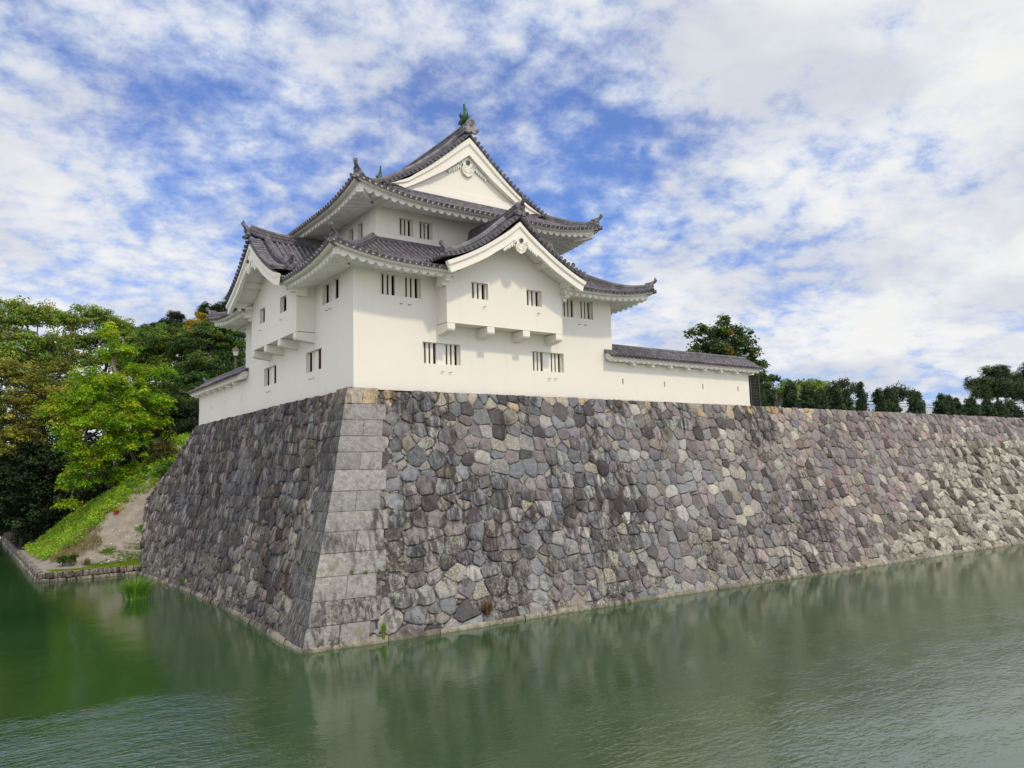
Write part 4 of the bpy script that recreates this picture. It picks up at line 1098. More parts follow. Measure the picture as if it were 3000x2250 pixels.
tree('elm_tree', 'tall light green tree with airy crown at the edge of the woods', (-6.2, 60, 2), [(-6.2, 60, 8), (-6, 59, 13), (-6.4, 58.5, 17)],
     [(-8.56, 58.0, 20.0, 1.94, 1.94, 1.5), (-6.65, 58.0, 20.9, 2.1, 2.1, 1.4), (-4.15, 60.0, 21.0, 2.2, 2.2, 1.3), (-8.01, 57.0, 18.2, 2.1, 2.1, 1.2), (-5.42, 58.0, 18.2, 2.2, 2.2, 1.3), (-9.3, 56.0, 15.5, 1.7, 1.7, 1.25), (-10.5, 58, 18.5, 2.0, 2, 1.6), (-10.2, 57, 21, 1.6, 1.6, 1.2), (-7.2, 57, 16.4, 2.0, 1.8, 1.3), (-4.6, 59, 16.6, 1.8, 1.7, 1.3), (-8.2, 58, 21.6, 1.5, 1.5, .9), (-3.2, 60, 19.2, 1.7, 1.7, 1.3), (-9.5, 56, 17, 1.6, 1.6, 1.2), (-6.2, 57, 14.2, 1.8, 1.6, 1.2)],
     FE, [4, 3, 3, 1], size=.22, cr=.62, flat=.55, dens=.80, per=52, tr=.34, fill=.25)
tree('elm_tree', 'tall light green tree rising behind the top of the bright ginkgo', (.3, 64, 4), [(.2, 63, 11), (-.3, 62, 15), (.3, 62, 19)],
     [(-2.11, 62.0, 21.9, 2.1, 2.1, 1.4), (.47, 62.0, 21.1, 2.1, 2.1, 1.4), (-1.35, 60.0, 19.2, 2.0, 2.0, 1.3), (2.66, 63.0, 19.9, 1.8, 1.8, 1.3), (1.4, 63.0, 21.4, 1.5, 1.5, 1.0), (.3, 60, 17.2, 1.9, 1.8, 1.3), (-2.6, 60, 17.2, 1.8, 1.8, 1.4), (2.6, 61, 17.8, 1.8, 1.8, 1.5), (-.8, 62, 22.2, 1.5, 1.5, .8), (3.8, 62, 19.2, 1.5, 1.5, 1.2)],
     [(0.209, 0.300, 0.073), (0.291, 0.346, 0.091), (0.155, 0.237, 0.064)], [3, 2, 3], size=.22, cr=.62, flat=.55, dens=.80, per=52, tr=.32, fill=.25)
tree('zelkova_tree', 'olive brown tree with spreading limbs left of the bright ginkgo', (-5.6, 53, 1.0), [(-5.7, 53, 5), (-6.2, 52, 9), (-6.6, 51.5, 12)],
     [(-8.17, 52.0, 14.13, 2.3, 2.3, 1.25), (-6.4, 51.0, 12.89, 2.0, 2.0, 1.1), (-8.95, 50.0, 11.82, 1.74, 1.74, 1.2), (-6.65, 50.0, 10.41, 1.77, 1.77, 1.1), (-8.63, 49.0, 8.7, 2.0, 2.0, 1.1), (-5.14, 54.0, 15.46, 1.58, 1.58, 1.2), (-10.6, 50, 10.5, 1.8, 1.8, 1.4), (-10.2, 51, 14.6, 1.7, 1.7, 1.2), (-3.9, 53, 13.2, 1.5, 1.5, 1.3), (-7.6, 50, 9.2, 1.7, 1.6, 1.1), (-9.6, 49, 7.4, 1.6, 1.5, 1.0), (-7.4, 51, 11.6, 1.6, 1.5, 1.1), (-5.2, 51, 11.4, 1.5, 1.4, 1.1), (-4.6, 52, 9.6, 1.6, 1.5, 1.3)],
     [(.23, .25, .04), (.17, .20, .035), (.33, .31, .05), (.11, .12, .03), (.20, .15, .03)], [4, 4, 3, 3, 1], size=.20, cr=.60, flat=.42, dens=.85, per=52, tr=.34, fill=.3)
DK = [(.022, .048, .016), (.032, .068, .02), (.015, .032, .012), (.045, .085, .028)]
tree('laurel_tree', 'dark glossy evergreen drooping over the water left of the bank', (-7.6, 50, -.2), [(-7.6, 50, 1.5), (-7.7, 49.5, 3), (-7.7, 49, 5)],
     [(-8.27, 49.0, 5.45, 2.5, 2.5, 1.7), (-6.67, 48.5, 6.54, 1.7, 1.7, 1.4), (-8.9, 48.2, 3.4, 1.6, 1.6, 1.4), (-7.0, 48.2, 3.6, 1.6, 1.6, 1.5), (-8.1, 48.6, 1.7, 1.9, 1.7, .8), (-6.3, 47.4, 2.1, .9, .9, .9), (-10.4, 49, 4.5, 2, 2, 2.2), (-10.5, 49, 1.6, 1.8, 1.6, 1.2), (-5.4, 48.6, 4.4, 1.5, 1.3, 1.4), (-5.2, 48, 6.6, 1.4, 1.3, 1.3), (-7.4, 49, 7.4, 1.6, 1.5, 1.1)],
     DK, [4, 4, 3, 1], size=.24, cr=.6, flat=.6, dens=1.2, per=60, tr=.26, fill=.4)
MD = [(0.126, 0.193, 0.037), (0.092, 0.168, 0.034), (0.202, 0.244, 0.042), (0.059, 0.109, 0.030)]
tree('oak_tree', 'mid green tree with olive leaves between the ginkgo and the street lamp', (4.2, 55, 6), [(4.2, 55, 10), (4.0, 54, 13), (4.2, 54, 16)],
     [(2.36, 54.0, 18.1, 2.3, 2.3, 1.6), (4.58, 54.0, 17.6, 2.3, 2.3, 1.9), (3.17, 53.0, 15.47, 2.3, 2.3, 1.5), (5.7, 53.0, 15.26, 2.0, 2.0, 2.0), (4.25, 52.0, 13.4, 1.66, 1.66, 1.33), (1.2, 55, 15.6, 1.8, 1.7, 1.5), (3.4, 55, 19.3, 1.7, 1.6, 1.1), (6.0, 55, 19.2, 1.9, 1.6, 1.2), (4.9, 56, 20.0, 1.5, 1.5, .9), (1.8, 52, 13.2, 1.7, 1.6, 1.4), (4.2, 50, 11.6, 1.9, 1.6, 1.5), (2.6, 54, 17, 1.8, 1.7, 1.3)],
     MD, [4, 3, 3, 2], size=.21, cr=.6, flat=.5, dens=1.05, per=60, tr=.32, fill=.35)
tree('camphor_tree', 'dark green tree close behind the shaded parapet wall and street lamp', (7.6, 50, 8), [(7.6, 50, 11), (7.4, 49.5, 14), (7.8, 49.5, 17)],
     [(7.48, 50.0, 18.3, 2.0, 2.0, 1.8), (9.46, 50.0, 17.9, 1.7, 1.7, 2.2), (6.07, 48.0, 15.35, 1.9, 1.9, 1.9), (8.29, 48.0, 14.48, 2.0, 2.0, 1.9), (4.9, 46.5, 12.2, 1.8, 1.8, 1.8), (10.16, 50.0, 15.49, 1.5, 1.5, 2.6), (7.2, 47, 11.6, 2.0, 2, 1.8), (9.5, 47, 11.5, 1.8, 1.8, 1.8), (6.4, 50, 17.2, 1.7, 1.6, 1.4), (7.2, 51, 19.4, 1.7, 1.6, 1.1), (9.6, 51, 19.6, 1.6, 1.5, 1.0), (5.6, 51, 18.0, 1.5, 1.4, 1.2), (8.6, 49, 16.6, 1.9, 1.8, 1.6), (5.4, 47, 13.8, 1.6, 1.5, 1.4), (7.0, 46, 13.2, 1.7, 1.6, 1.5)],
     [(0.068, 0.128, 0.027), (0.047, 0.101, 0.024), (0.128, 0.176, 0.034), (0.027, 0.061, 0.019)], [4, 4, 3, 2], size=.20, cr=.58, flat=.5, dens=1.1, per=60, tr=.32, fill=.35)
tree('holly_tree', 'deep green low tree in shade between the ginkgo and the rampart top', (3, 46, 7.2), [(3, 46, 8.5), (2.9, 45, 10)],
     [(2.6, 44.0, 10.16, 1.8, 1.8, 2.2), (4.09, 43.0, 8.92, 1.3, 1.3, 1.6), (1.59, 46.0, 11.19, 1.5, 1.5, 1.8), (3.48, 43.0, 11.0, 1.3, 1.3, 1.5), (1.3, 42.5, 8.2, 1.4, 1.4, 1.3), (5.6, 44, 10.4, 1.5, 1.5, 2)],
     [(.025, .055, .016), (.018, .038, .013), (.05, .09, .02)], [4, 4, 1], size=.19, cr=.55, flat=.55, dens=1.1, per=58, tr=.2, fill=.4)
tree('autumn_tree', 'tree with yellow autumn leaves behind the roof corner, above the dark green tree', (8.8, 60, 8), [(8.8, 60, 14), (8.7, 59, 19)],
     [(7.9, 58.0, 21.4, 1.2, 1.2, .8), (9.5, 58.0, 21.2, 1.2, 1.2, .9), (9.2, 59.5, 22.4, 1.0, 1.0, .7), (8.4, 58, 19.8, 1.7, 1.7, 1.3)],
     [(.42, .30, .02), (.33, .26, .03), (.16, .17, .03)], [3, 3, 3], size=.22, cr=.55, flat=.5, dens=1.0, per=50, tr=.22)
PN = [(.045, .072, .034), (.06, .092, .04), (.03, .052, .028)]
for lab, base, trunk, blobs in (
    ('dark pine standing behind the mid green tree, its top against the sky', (8.0, 70, 8), [(8, 70, 16), (7.9, 70, 21), (8.3, 70, 24)], [(7.6, 70.0, 23.3, 1.6, 1.4, .9), (6.4, 70.0, 22.6, 1.5, 1.3, .8), (9.1, 70.0, 23.2, 1.2, 1.2, .8), (8.4, 70.0, 24.5, .8, .8, .7), (5.2, 70, 22.4, 1.0, .9, .7), (8.2, 70, 21.8, 2.4, 1.6, .9)]),
    ('dark pine with its top beside the left roof eave', (11.2, 62, 8), [(11.2, 62, 16), (11.1, 62, 21), (11.2, 62, 24)], [(11.26, 62.0, 24.0, 1.2, 1.1, .8), (10.1, 62.0, 23.4, 1.2, 1.1, .8), (12.4, 62.0, 24.6, 1.0, .9, .8), (9.7, 62.0, 24.2, .6, .6, .6), (11, 62, 22.2, 1.9, 1.6, 1.0)])):
    tree('pine_tree', lab, base, trunk, blobs, PN, [3, 2, 3], size=.36, cr=.40, flat=.9, dens=1.0, per=60, tr=.2, updown=1.2, leafm='needle', aspect=.14, group='pines behind the woods', fill=.2)
# dark woods behind everything on the left
LV = Leaves(); mb = MB()
for k in range(420):
    x = nrng.uniform(-16, 26); y = nrng.uniform(68, 82); z = nrng.uniform(0, 17.5 if x > -4 else 12)
    clump(LV, (x, y, z), nrng.uniform(1.2, 2.4), .7, 150, .46, [(.02, .038, .014), (.03, .055, .018), (.045, .06, .02)], [3, 3, 1])
for k in range(150):
    x = nrng.uniform(-15, -3); y = nrng.uniform(64, 70); z = nrng.uniform(5, 20)
    clump(LV, (x, y, z), nrng.uniform(.9, 1.7), .6, 120, .30, [(.06, .10, .025), (.09, .14, .03), (.035, .06, .02)], [3, 2, 2])
for k in range(22):
    x = nrng.uniform(-16, 26); y = nrng.uniform(70, 84); limb(mb, (x, y, -1), (x+nrng.uniform(-1, 1), y, 13), .25, .08)
wd = LV.build('distant_woods', 'leaf', kind='stuff'); tag(wd, 'dark mass of woods behind the nearer trees', 'woods')
mb.build('woods_trunks', MAT['bark'], wd, smooth=True, recalc=False)
LV = Leaves()
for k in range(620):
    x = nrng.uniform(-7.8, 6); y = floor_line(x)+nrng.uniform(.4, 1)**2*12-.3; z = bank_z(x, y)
    clump(LV, (x, y, z+nrng.uniform(.2, 1.7)), nrng.uniform(.4, .8), .7, 56, .2, [(.012, .024, .009), (.02, .036, .012), (.03, .045, .014)], [4, 3, 1])  # added near-black leaves painting in the deep shade below the canopy
us = LV.build('understory', 'leaf', kind='stuff'); tag(us, 'low understory coloured near-black for the deep shade beneath the trees on the bank', 'undergrowth')
# shrubs on the bank
def shrub(name, label, base, blobs, pal, w, size=.14, cr=.3, per=50, flat=.6, dens=1.2, group=None, m='leaf', aspect=.55):
    return tree(name, label, base, [(base[0], base[1], base[2]+.25), (base[0]+.03, base[1], base[2]+.5)], blobs, pal, w, size=size, cr=cr, flat=flat, dens=dens, per=per, tr=.04, fill=.4, group=group, cat='shrub', crname='foliage', leafm=m, aspect=aspect, updown=.6)
shrub('bank_shrub', 'olive shrub at the top of the bank beside the rampart edge', (.3, 35.6, 6.1), [(.23, 35.5, 7.17, .95, .9, 1.0), (.85, 35.2, 6.6, .8, .8, .8), (-.2, 35.2, 6.3, .7, .7, .7)], [(.10, .10, .03), (.06, .085, .02), (.14, .11, .03)], [3, 3, 1], size=.16, cr=.4)
shrub('bank_shrub', 'rounded green shrub on the bank below the ginkgo', (-1.3, 34.7, 4.3), [(-1.22, 34.5, 5.2, .75, .7, .72), (-1.95, 34.2, 4.75, .4, .4, .45)], [(.08, .17, .02), (.05, .12, .015)], [3, 2], size=.13)
shrub('bank_shrub', 'small green shrub against the slanting edge of the rampart', (-.1, 33.4, 4.9), [(-.13, 33.2, 5.46, .6, .6, .45), (.4, 33.9, 6.0, .5, .5, .4)], [(.11, .22, .02), (.08, .17, .02)], [3, 2], size=.13)
shrub('foot_shrub', 'small dark green shrub on the flat grass, leftmost of two', (-6.92, 28.17, -.34), [(-6.92, 28.17, .05, .30, .25, .24), (-6.85, 28.1, .2, .2, .2, .14)], [(.06, .15, .015), (.03, .085, .012)], [3, 2], size=.09, cr=.14, per=40)
shrub('foot_shrub', 'small olive shrub on the flat grass beside the dark one', (-6.42, 27.95, -.34), [(-6.42, 27.95, .08, .26, .24, .26), (-6.25, 27.95, .3, .2, .2, .12)], [(.09, .15, .02), (.045, .085, .015)], [3, 2], size=.09, cr=.14, per=36)
# ------------------------------------------------------------------ ground cover
def inpoly(x, y, P):
    c = False
    for (a, b), (d, e) in zip(P, P[1:]+P[:1]):
        if (b > y) != (e > y) and x < (d-a)*(y-b)/(e-b)+a: c = not c
    return c
LV = Leaves(); VP = [(-7.6, 33.6), (-6.35, 29.8), (-4.7, 30.6), (-1.9, 32.1), (-.7, 32.7), (3.2, 36.5), (4.5, 39), (-.6, 37.5), (-3, 38.2), (-4.4, 43), (-7.6, 46)]
UG = [(.27, .43, .03), (.20, .37, .025), (.38, .45, .04), (.12, .23, .02)]
k = 0
while k < 1150:
    x, y = nrng.uniform(-7.8, 5), nrng.uniform(29, 46)
    if not inpoly(x, y, VP): continue
    k += 1; low = (y < 31.5 and x < -4.8); h = nrng.uniform(.1, .55)
    z = bank_z(x, y); pt = math.sin(x*1.1+2)*math.sin(y*.8)
    pal, w = (UG, [4+2*pt, 4, 2-1.5*pt+1, 2])
    if low and nrng.random() < .55: pal, w = [(.30, .24, .12), (.22, .20, .08), (.18, .22, .04)], [2, 3, 2]
    clump(LV, (x, y, z+h*.6), nrng.uniform(.25, .5), .62, 46, .13, pal, w, .7, 0, nrng.uniform(.8, 1.2))
ug = LV.build('undergrowth', 'leaf', kind='stuff'); tag(ug, 'bright green low undergrowth covering the upper bank', 'undergrowth')
def blades(LV, x, y, z, n, h, sp, pal, wid=.022, lean=.5):
    b = np.stack([x+nrng.normal(size=n)*sp, y+nrng.normal(size=n)*sp, np.full(n, z)], axis=1); a = nrng.uniform(0, 6.283, n); l = nrng.uniform(.1, 1, n)*lean
    d = np.stack([np.cos(a)*l, np.sin(a)*l, np.ones(n)], axis=1); L_ = nrng.uniform(.6, 1.1, n)*h
    side = np.cross(d, nrng.normal(size=(n, 3))); 
    LV.add(b+d*(L_/2).reshape(-1, 1), side, L_*1.05, np.array(pal)[nrng.integers(0, len(pal), n)]*nrng.uniform(.75, 1.25, (n, 1)), aspect=wid/h*1.6, along=d)
LV = Leaves()
for k in range(900):                                     # thin strip of lawn along the quay
    x, y = nrng.uniform(-7.7, -2.4), nrng.uniform(25.9, 27.0)+nrng.uniform(0, .5)**2
    if y > 26.75+.35*math.sin(x*2.1) and x < -4: continue
    blades(LV, x, y, bank_z(x, y), 16, .085, .09, [(.20, .30, .02), (.26, .31, .03), (.15, .25, .02)], .018)
for k in range(420):                                     # creeping patches on the bare slope
    cx, cy, s_ = [(-3.0, 27.6, .55), (-2.6, 27.2, .6), (-3.6, 27.2, .5), (-4.3, 28.4, .25), (-2.2, 28.3, .35), (-2.1, 29.4, .25), (-4.9, 27.3, .35)][nrng.integers(0, 7)]
    x, y = cx+nrng.normal()*s_, cy+nrng.normal()*s_*.6
    if x > -2.0+.0*y or y < 25.9: continue
    blades(LV, x, y, bank_z(x, y), 14, .10, .07, [(.12, .24, .02), (.17, .28, .025), (.09, .18, .02)], .03)
for k in range(130):                                     # dry stems at the foot of the undergrowth
    x = nrng.uniform(-7.3, -4.6); y = 29.3+nrng.uniform(-.6, .9)+(.7 if x < -6.6 else 0)
    blades(LV, x, y, bank_z(x, y), 14, .34, .12, [(.30, .24, .13), (.24, .20, .09), (.20, .20, .06)], .02, .7)
for k in range(300):                                     # turf on the castle ground behind the rampart edge
    x, y = nrng.uniform(30, 62), .75+nrng.uniform(0, 1.3)**1.5
    blades(LV, x, y, 8.2, 22, .12, .14, [(.16, .30, .02), (.12, .22, .02)], .02)
gr = LV.build('grass', 'grass_blade', kind='stuff'); tag(gr, 'short yellow-green grass along the quay and wall tops', 'grass')
def clumpgrass(name, label, loc, n, h, sp, pal, wid, lean, cat='plant'):
    t = thing(name, label, cat, loc); L2_ = Leaves(); b = MB()
    for k in range(n):                                    # arching blades of four joined faces each
        a = rng.uniform(0, 6.283); r0 = sp*abs(rng.gauss(0, .5)); p = Vector(loc)+Vector((math.cos(a)*r0, math.sin(a)*r0, 0)); ln = lean*rng.uniform(.2, 1); hh = h*rng.uniform(.55, 1.1)
        a2 = a+rng.uniform(-.6, .6); d = Vector((math.cos(a2), math.sin(a2), 0)); sd_ = Vector((-d.y, d.x, 0)); c0 = rng.choice(pal); c = tuple(v*rng.uniform(.7, 1.3) for v in c0); rings = []
        for j in range(6):
            q = j/5; pos = p+d*(hh*ln*q**1.9)+Vector((0, 0, hh*(q-.42*ln*q**2.6))); w_ = wid*(1-q**2.2)*.5+.001
            rings.append([pos-sd_*w_, pos+sd_*w_])
        b.loft(rings, False, False, c)
    b.build('blades', MAT['grass_blade'], t, recalc=False); return t
clumpgrass('reed_clump', 'tuft of tall green reeds growing out of the moat', (-5.14, 14.25, ZW-.05), 640, 1.30, .62, [(.11, .26, .03), (.16, .33, .035), (.07, .18, .025), (.24, .34, .07)], .036, 1.0, 'reeds')
def on_A(s, z, out=.07): return tuple(facA(s, z, out))
clumpgrass('wall_weed', 'upright green weed at the foot of the sunlit rampart corner', on_A(1.95, -.78, .10), 70, .62, .07, [(.13, .24, .03), (.20, .28, .04)], .03, .35)
clumpgrass('wall_weed', 'dry reddish weed hanging low on the sunlit rubble', on_A(5.05, -.55, .12), 90, .62, .14, [(.14, .07, .035), (.09, .05, .03), (.20, .13, .06)], .03, .6)
for lab, s, z in (('small grass tuft in the corner joint nearest the edge', .95, 1.40), ('small grass tuft in the middle of the corner joint', 1.35, 1.36), ('small grass tuft at the right end of the corner joint', 1.75, 1.36)):
    clumpgrass('wall_weed', lab, on_A(s, z, .05), 26, .20, .07, [(.12, .22, .03), (.16, .26, .03)], .022, .9)
clumpgrass('wall_weed', 'green weed tuft at the foot of the shaded rampart face', tuple(facB(16.5, -.62, .12)), 60, .40, .12, [(.10, .19, .03), (.16, .24, .04)], .026, .7)
clumpgrass('wall_weed', 'grass tuft in a joint of the shaded corner blocks', tuple(facB(.62, 1.5, .08)), 30, .26, .08, [(.10, .19, .03)], .022, .9)
clumpgrass('dry_shrub', 'dry brown twiggy shrub beside the small green ones', (-5.6, 27.75, -.36), 170, .62, .26, [(.20, .15, .08), (.15, .13, .05), (.12, .14, .04)], .022, .5, 'shrub')
for lab, p in (('red spider lily by the water under the dark evergreen', (-7.45, 46.5, -.2)), ('red spider lily among the bright undergrowth', (-3.5, 31.1, 2.7))):
    clumpgrass('red_lily', lab, p, 60, .42, .16, [(.50, .03, .015), (.55, .06, .03), (.14, .18, .03)], .035, .8, 'flower')
gk = MB(); r_ = random.Random(2); stone(gk, lambda a, b, h: Vector((-5.26+a, 27.6-h, -.28+b)), [(-.2, -.1), (.2, -.12), (.22, .1), (.05, .2), (-.16, .14)], None, r_, depth=.25, bulge=.09, rough=.03)
tag(gk.build('bank_rock', MAT['green_rock'], recalc=False), 'greenish rock lying on the grass beside the dry shrub', 'rock')
rk = MB()
for k in range(60):
    x, y = r_.uniform(-6.5, -2.4), r_.uniform(27.2, 30); z = bank_z(x, y); s_ = r_.uniform(.02, .07)
    rk.loft([[Vector((x+s_*q*math.cos(a), y+s_*q*math.sin(a), z+hz*s_)) for a in (0, 1.3, 2.4, 3.6, 5)] for q, hz in ((1, -.3), (.9, .35), (.3, .7))], True, True)
pb = rk.build('pebbles', MAT['ridge_mortar']); tag(pb, 'pale pebbles scattered on the bare slope', 'pebbles', kind='stuff')

# ------------------------------------------------------------------ right side, on top of the rampart
tree('cherry_tree', 'dark green cherry tree with some orange leaves behind the sunlit parapet wall', (32.3, 7, 8.2), [(32.3, 7, 9.5), (31.8, 7, 11), (31.2, 7, 13), (31.3, 7, 14.5)],
     [(29.9, 7.0, 13.0, 1.5, 1.4, .9), (32.38, 7.0, 13.4, 1.4, 1.4, 1.1), (30.97, 7.0, 14.3, 1.1, 1.1, .75), (33.03, 7.0, 12.3, 1.2, 1.2, .95), (32.9, 6.2, 11.1, 1.0, .9, .95), (32.5, 5.2, 9.7, .9, .8, .95), (29.0, 7.0, 12.0, 1.4, 1.3, .6), (32.9, 7.0, 14.6, .55, .55, .35), (31.2, 7, 12.2, 1.5, 1.4, 1.0), (34.4, 6.6, 10.9, 1.0, .8, .8), (33.6, 6.0, 9.9, 1.0, .9, .9), (35.2, 6.2, 9.5, .9, .8, .7), (33.8, 6.6, 12.0, .9, .8, .8), (32.6, 5.6, 8.9, 1.1, .9, .6), (28.2, 7, 14.0, .5, .5, .25), (29.2, 7, 14.3, .7, .5, .35), (31.3, 7, 15.2, .45, .4, .4), (33.7, 7, 14.2, .55, .5, .5), (34.3, 7, 13.2, .6, .5, .4), (27.8, 7, 12.5, .7, .6, .3), (34.9, 6.6, 12.1, .6, .5, .35), (35.6, 6.4, 11.0, .6, .5, .35), (36.0, 6.2, 10.0, .6, .5, .35), (30.2, 7, 11.6, 1.3, 1.1, .7)],
     [(0.046, 0.091, 0.026), (0.033, 0.065, 0.021), (0.091, 0.156, 0.029), (0.260, 0.156, 0.033)], [5, 5, 3, .7], size=.19, cr=.38, flat=.6, dens=1.0, per=26, droop=.35, tr=.16, updown=.6, fill=.2, extra_twigs=1.2)
tree('round_bush', 'light green rounded tree behind the hedge beyond the fence', (47.6, 12.4, 8.2), [(47.6, 12.4, 9.2), (47.6, 12.4, 10.2)],
     [(45.1, 12.0, 11.05, 1.2, 1.2, .8), (49.1, 12.0, 11.45, 1.5, 1.4, .9), (48.0, 13.0, 11.65, 1.5, 1.4, .8), (51.6, 12.0, 11.25, 1.0, 1.0, .8), (43.4, 12.0, 10.45, 1.0, .9, .7), (46.6, 12, 10.05, 1.6, 1.2, .8), (50, 12, 10.05, 1.6, 1.2, .8)],
     [(.19, .28, .06), (.14, .22, .045), (.24, .29, .08)], [3, 3, 1], size=.2, cr=.5, flat=.55, per=46, tr=.12)
WP = [(.05, .075, .035), (.035, .055, .028), (.10, .10, .035)]
tree('weeping_cherry', 'weeping cherry with arching bare tips behind the fence gap', (46.4, 3.2, 8.2), [(46.4, 3.2, 9.4), (46.5, 3.1, 10.6), (47.0, 3, 11.2)],
     [(45.15, 3.0, 10.0, 1.0, .8, .6), (48.14, 3.0, 10.1, 1.2, .9, .6), (46.6, 3.0, 10.3, .9, .7, .55), (43.9, 3.0, 9.9, .5, .5, .5), (49.2, 3, 9.7, .6, .5, .6)], WP, [3, 3, 1], size=.14, cr=.32, flat=.9, per=22, droop=.9, tr=.07, dens=.9, updown=.2, extra_twigs=1.6)
tree('weeping_cherry', 'weeping cherry with arching twigs over the hedge nearest the parapet wall', (39.4, 3.2, 8.2), [(39.4, 3.2, 9.6), (39.3, 3.1, 10.8)],
     [(39.25, 3.0, 10.5, 1.0, .8, .42), (40.7, 3.0, 10.2, .9, .7, .5), (37.9, 3.0, 10.0, .75, .6, .5)], WP, [3, 3, 1], size=.14, cr=.32, flat=.9, per=22, droop=.9, tr=.06, dens=.9, updown=.2, extra_twigs=1.6)
tree('pine_tree', 'spreading dark pine at the far right behind the hedge', (81.5, 10.2, 8.2), [(81.3, 10.2, 10), (80.6, 10.1, 12), (80.5, 10, 14)],
     [(80.45, 10.0, 14.29, 1.7, 1.6, 0.94), (75.83, 10.0, 13.0, 1.4, 1.2, 0.71), (78.94, 10.0, 13.0, 2.5, 2.0, 0.85), (84.08, 10.0, 13.4, 1.9, 1.8, 0.94), (79.66, 9.2, 12.0, 2.5, 2.0, 0.94), (84.2, 9.2, 11.9, 1.6, 1.5, 1.19), (74.6, 9.2, 11.7, 1.0, .9, 0.85), (82, 9.5, 12.8, 2, 1.6, 0.85)],
     [(0.052, 0.085, 0.039), (0.078, 0.117, 0.039), (0.039, 0.062, 0.036), (0.208, 0.195, 0.039)], [3, 2, 3, .5], size=.36, cr=.46, flat=.85, dens=1.0, per=56, tr=.2, updown=.9, leafm='needle', aspect=.15)
tree('pine_tree', 'dark pine at the right edge, its crown cut by the frame', (91, 10.5, 8.2), [(91, 10.5, 11), (90.6, 10.4, 14)],
     [(88.8, 10.0, 14.73, 1.0, 1.0, 1.19), (91.39, 10.0, 13.85, 1.7, 1.6, 1.53), (96, 11.0, 15.6, 1.7, 1.6, 1.19), (88.0, 10, 12.2, 1.6, 1.5, 1.36), (92.5, 10.5, 12, 1.8, 1.6, 1.53)],
     [(.035, .058, 0.05), (.05, .075, 0.05), (.026, .042, 0.05)], [3, 2, 3], size=.36, cr=.46, flat=.85, dens=1.0, per=56, tr=.2, updown=.9, leafm='needle', aspect=.15)
HG = [(0.042, 0.082, 0.042), (0.059, 0.111, 0.046), (0.027, 0.055, 0.032), (0.103, 0.150, 0.046)]
HEDGE = [  # x, height, half width, label
 (26.6, 1.15, .55, 'dark hedge shrub half hidden behind the black lattice fence'), (27.75, 1.55, .38, 'thin dark hedge shrub with a single leader, right of the lattice fence'),
 (29.9, 2.0, .50, 'dark hedge shrub with a tall tip left of the light green rounded tree'), (31.9, 1.55, .62, 'broad dark hedge shrub in front of the light green rounded tree'), (33.1, 1.45, .5, 'green hedge shrub right of the broad one before the rounded tree'),
 (34.9, 1.95, .55, 'brownish thin hedge shrub under the weeping twigs nearest the parapet wall'), (36.1, 1.6, .5, 'dense hedge shrub under the weeping twigs beside the fence gap'), (37.9, 2.05, .45, 'narrow pointed hedge shrub left of the wide fence gap'),
 (40.3, 1.95, .32, 'slim columnar hedge shrub right of the wide fence gap'), (41.5, 1.85, .42, 'hedge shrub left of the weeping cherry stem'), (42.4, 1.95, .34, 'slim dark hedge shrub under the arching cherry tips'), (45.3, 1.75, .62, 'wide dark hedge shrub right of the weeping cherry stem'),
 (49.0, 1.75, .55, 'pointed hedge shrub right of the pale fence post'), (50.2, 1.55, .5, 'short hedge shrub in the middle of the dark trio'), (51.5, 1.65, .5, 'hedge shrub with a leaning top right of the dark trio'),
 (53.9, 1.75, .75, 'dense hedge shrub left of the spreading pine'), (56.4, 1.6, .8, 'broad hedge shrub below the spreading pine'), (58.8, 1.55, .8, 'hedge shrub under the right half of the spreading pine'), (61.2, 1.7, .9, 'rightmost hedge shrub at the edge of the frame')]
for x, h, hw, lab in HEDGE:
    y = .95; hw *= 1.22; h *= rng.uniform(.92, 1.06); bl = []
    for k in range(4): q = k/3; bl.append((x+rng.uniform(-.10, .10), y+rng.uniform(-.08, .08), 8.2+h*(.16+.62*q), hw*(1-.55*q**1.6)*rng.uniform(.85, 1.15), hw*.8*(1-.5*q), h*.19))
    bl.append((x+rng.uniform(-.05, .05), y, 8.2+h*.93, hw*.20, hw*.2, h*.08))
    for k in range(rng.choice((2, 3, 4))): a = rng.uniform(-1, 1); bl.append((x+a*hw*1.05, y+rng.uniform(-.2, .3), 8.2+h*rng.uniform(.45, 1.0)*(1.02-.25*abs(a)), hw*.16, hw*.16, h*.10))
    shrub('hedge_shrub', lab, (x, y, 8.2), bl, HG, [4, 3, 4, 1], size=.13, cr=.20, per=34, flat=1.0, dens=1.0, group='hedge shrubs along the top of the rampart')
# fence on the rampart top
fence = thing('park_fence', 'low fence of dark posts, double rails and thin bars behind the hedge', 'fence', (27, 1.7, 8.2))
rl = MB(); bs = MB(); x = 25.4; k = 0
while x < 78:
    po = MB(); hgt = 1.12 if k % 7 != 6 else 1.3; po.box((x-.065, 1.64, 8.15), (x+.065, 1.77, 8.2+hgt)); po.box((x-.08, 1.62, 8.2+hgt), (x+.08, 1.79, 8.2+hgt+.03)); po.build('post', MAT['fence_post'], fence)
    nx = x+2.05
    rl.box((x+.07, 1.68, 9.16), (nx-.07, 1.73, 9.21)); rl.box((x+.07, 1.685, 9.0), (nx-.07, 1.725, 9.035)); rl.box((x+.07, 1.685, 8.32), (nx-.07, 1.725, 8.355))
    q = x+.16
    while q < nx-.1: bs.tube([(q, 1.705, 8.355), (q, 1.705, 9.0)], .013, 5, False); q += .125
    x = nx; k += 1
rl.build('rails', MAT['fence_post'], fence); bs.build('bars', MAT['fence_bar'], fence)
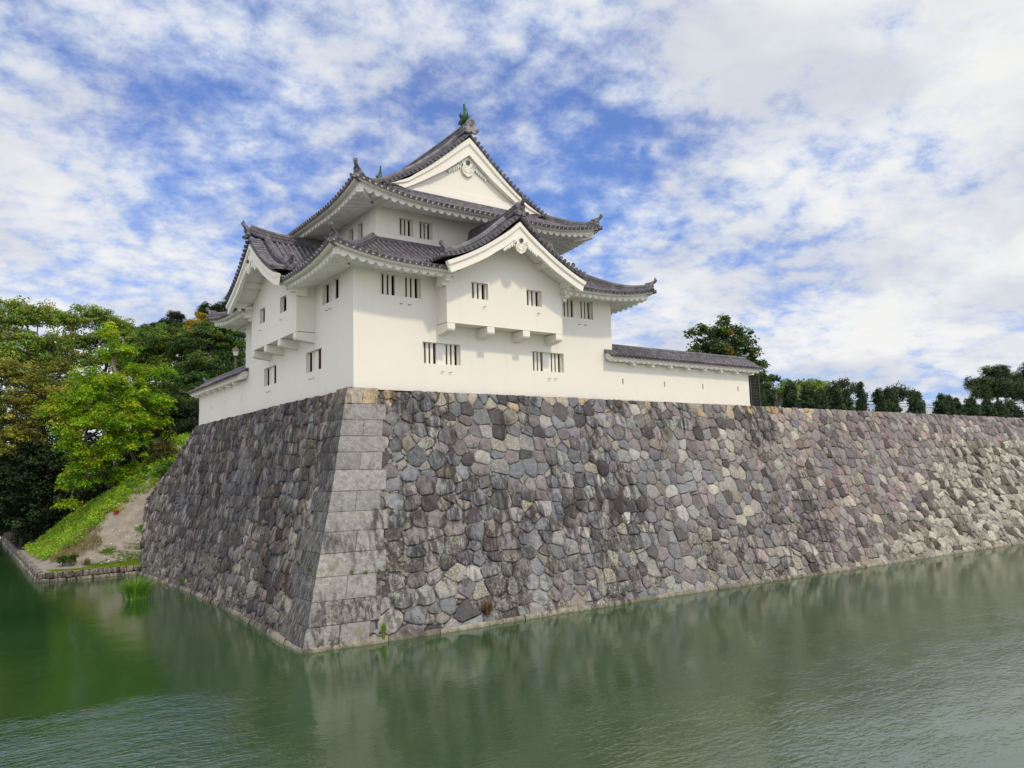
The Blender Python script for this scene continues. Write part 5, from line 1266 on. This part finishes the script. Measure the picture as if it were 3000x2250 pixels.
# black lattice fence at the end of the parapet wall
lat = thing('lattice_fence', 'black lattice fence panel at the right end of the white parapet wall', 'fence', (25.1, .3, 8.2))
lb = MB()
for x0, y0, x1, y1 in ((24.78, .02, 25.55, .02), (24.78, .78, 25.55, .78)):
    for i in range(7): px = lerp(x0, x1, i/6); lb.box((px-.014, y0-.02, 8.2), (px+.014, y0+.02, 10.0))
    for i in range(11): z_ = 8.3+i*.165; lb.box((x0, y0-.03, z_-.012), (x1, y0-.021, z_+.012))
lb.build('lattice', MAT['iron'], lat)
for px, py in ((24.78, .02), (25.58, .02), (25.58, .78)):
    b_ = MB(); b_.box((px-.05, py-.05, 8.15), (px+.05, py+.05, 10.08)); b_.build('post', MAT['iron'], lat)
# street lamp behind the shaded parapet
LX, LY = 3.46, 28.0
lamp = thing('street_lamp', 'brown lantern street lamp behind the shaded parapet wall', 'street lamp', (LX, LY, 8.2))
mb = MB(); mb.tube([(LX, LY, 8.1), (LX, LY, 8.5), (LX, LY, 8.6), (LX, LY, 12.9), (LX, LY, 13.0), (LX, LY, 13.04), (LX, LY, 13.14), (LX, LY, 13.16), (LX, LY, 13.30), (LX, LY, 13.32), (LX, LY, 13.5), (LX, LY, 13.62)], [.14, .14, .075, .06, .06, .095, .095, .065, .065, .085, .05, .11], 12)
mb.build('pole', MAT['brown_paint'], lamp, smooth=40)
gl = MB(); fr = MB(); n = 6
def ringz(r, z): return [Vector((LX+r*math.cos(2*math.pi*j/n+.3), LY+r*math.sin(2*math.pi*j/n+.3), z)) for j in range(n)]
gl.loft([ringz(.15, 13.66), ringz(.245, 14.02)], True, True)
for j in range(n): a, b = ringz(.155, 13.64)[j], ringz(.255, 14.04)[j]; fr.tube([a, b], .016, 5)
fr.loft([ringz(.12, 13.60), ringz(.17, 13.62), ringz(.165, 13.67)], True, True)
fr.loft([ringz(.30, 14.02), ringz(.30, 14.06), ringz(.20, 14.19), ringz(.08, 14.24), ringz(.05, 14.30), ringz(.02, 14.34)], True, True)
lh = fr.build('lantern_frame', MAT['brown_paint'], lamp); gl.build('lantern_glass', MAT['lamp_glass'], lh)
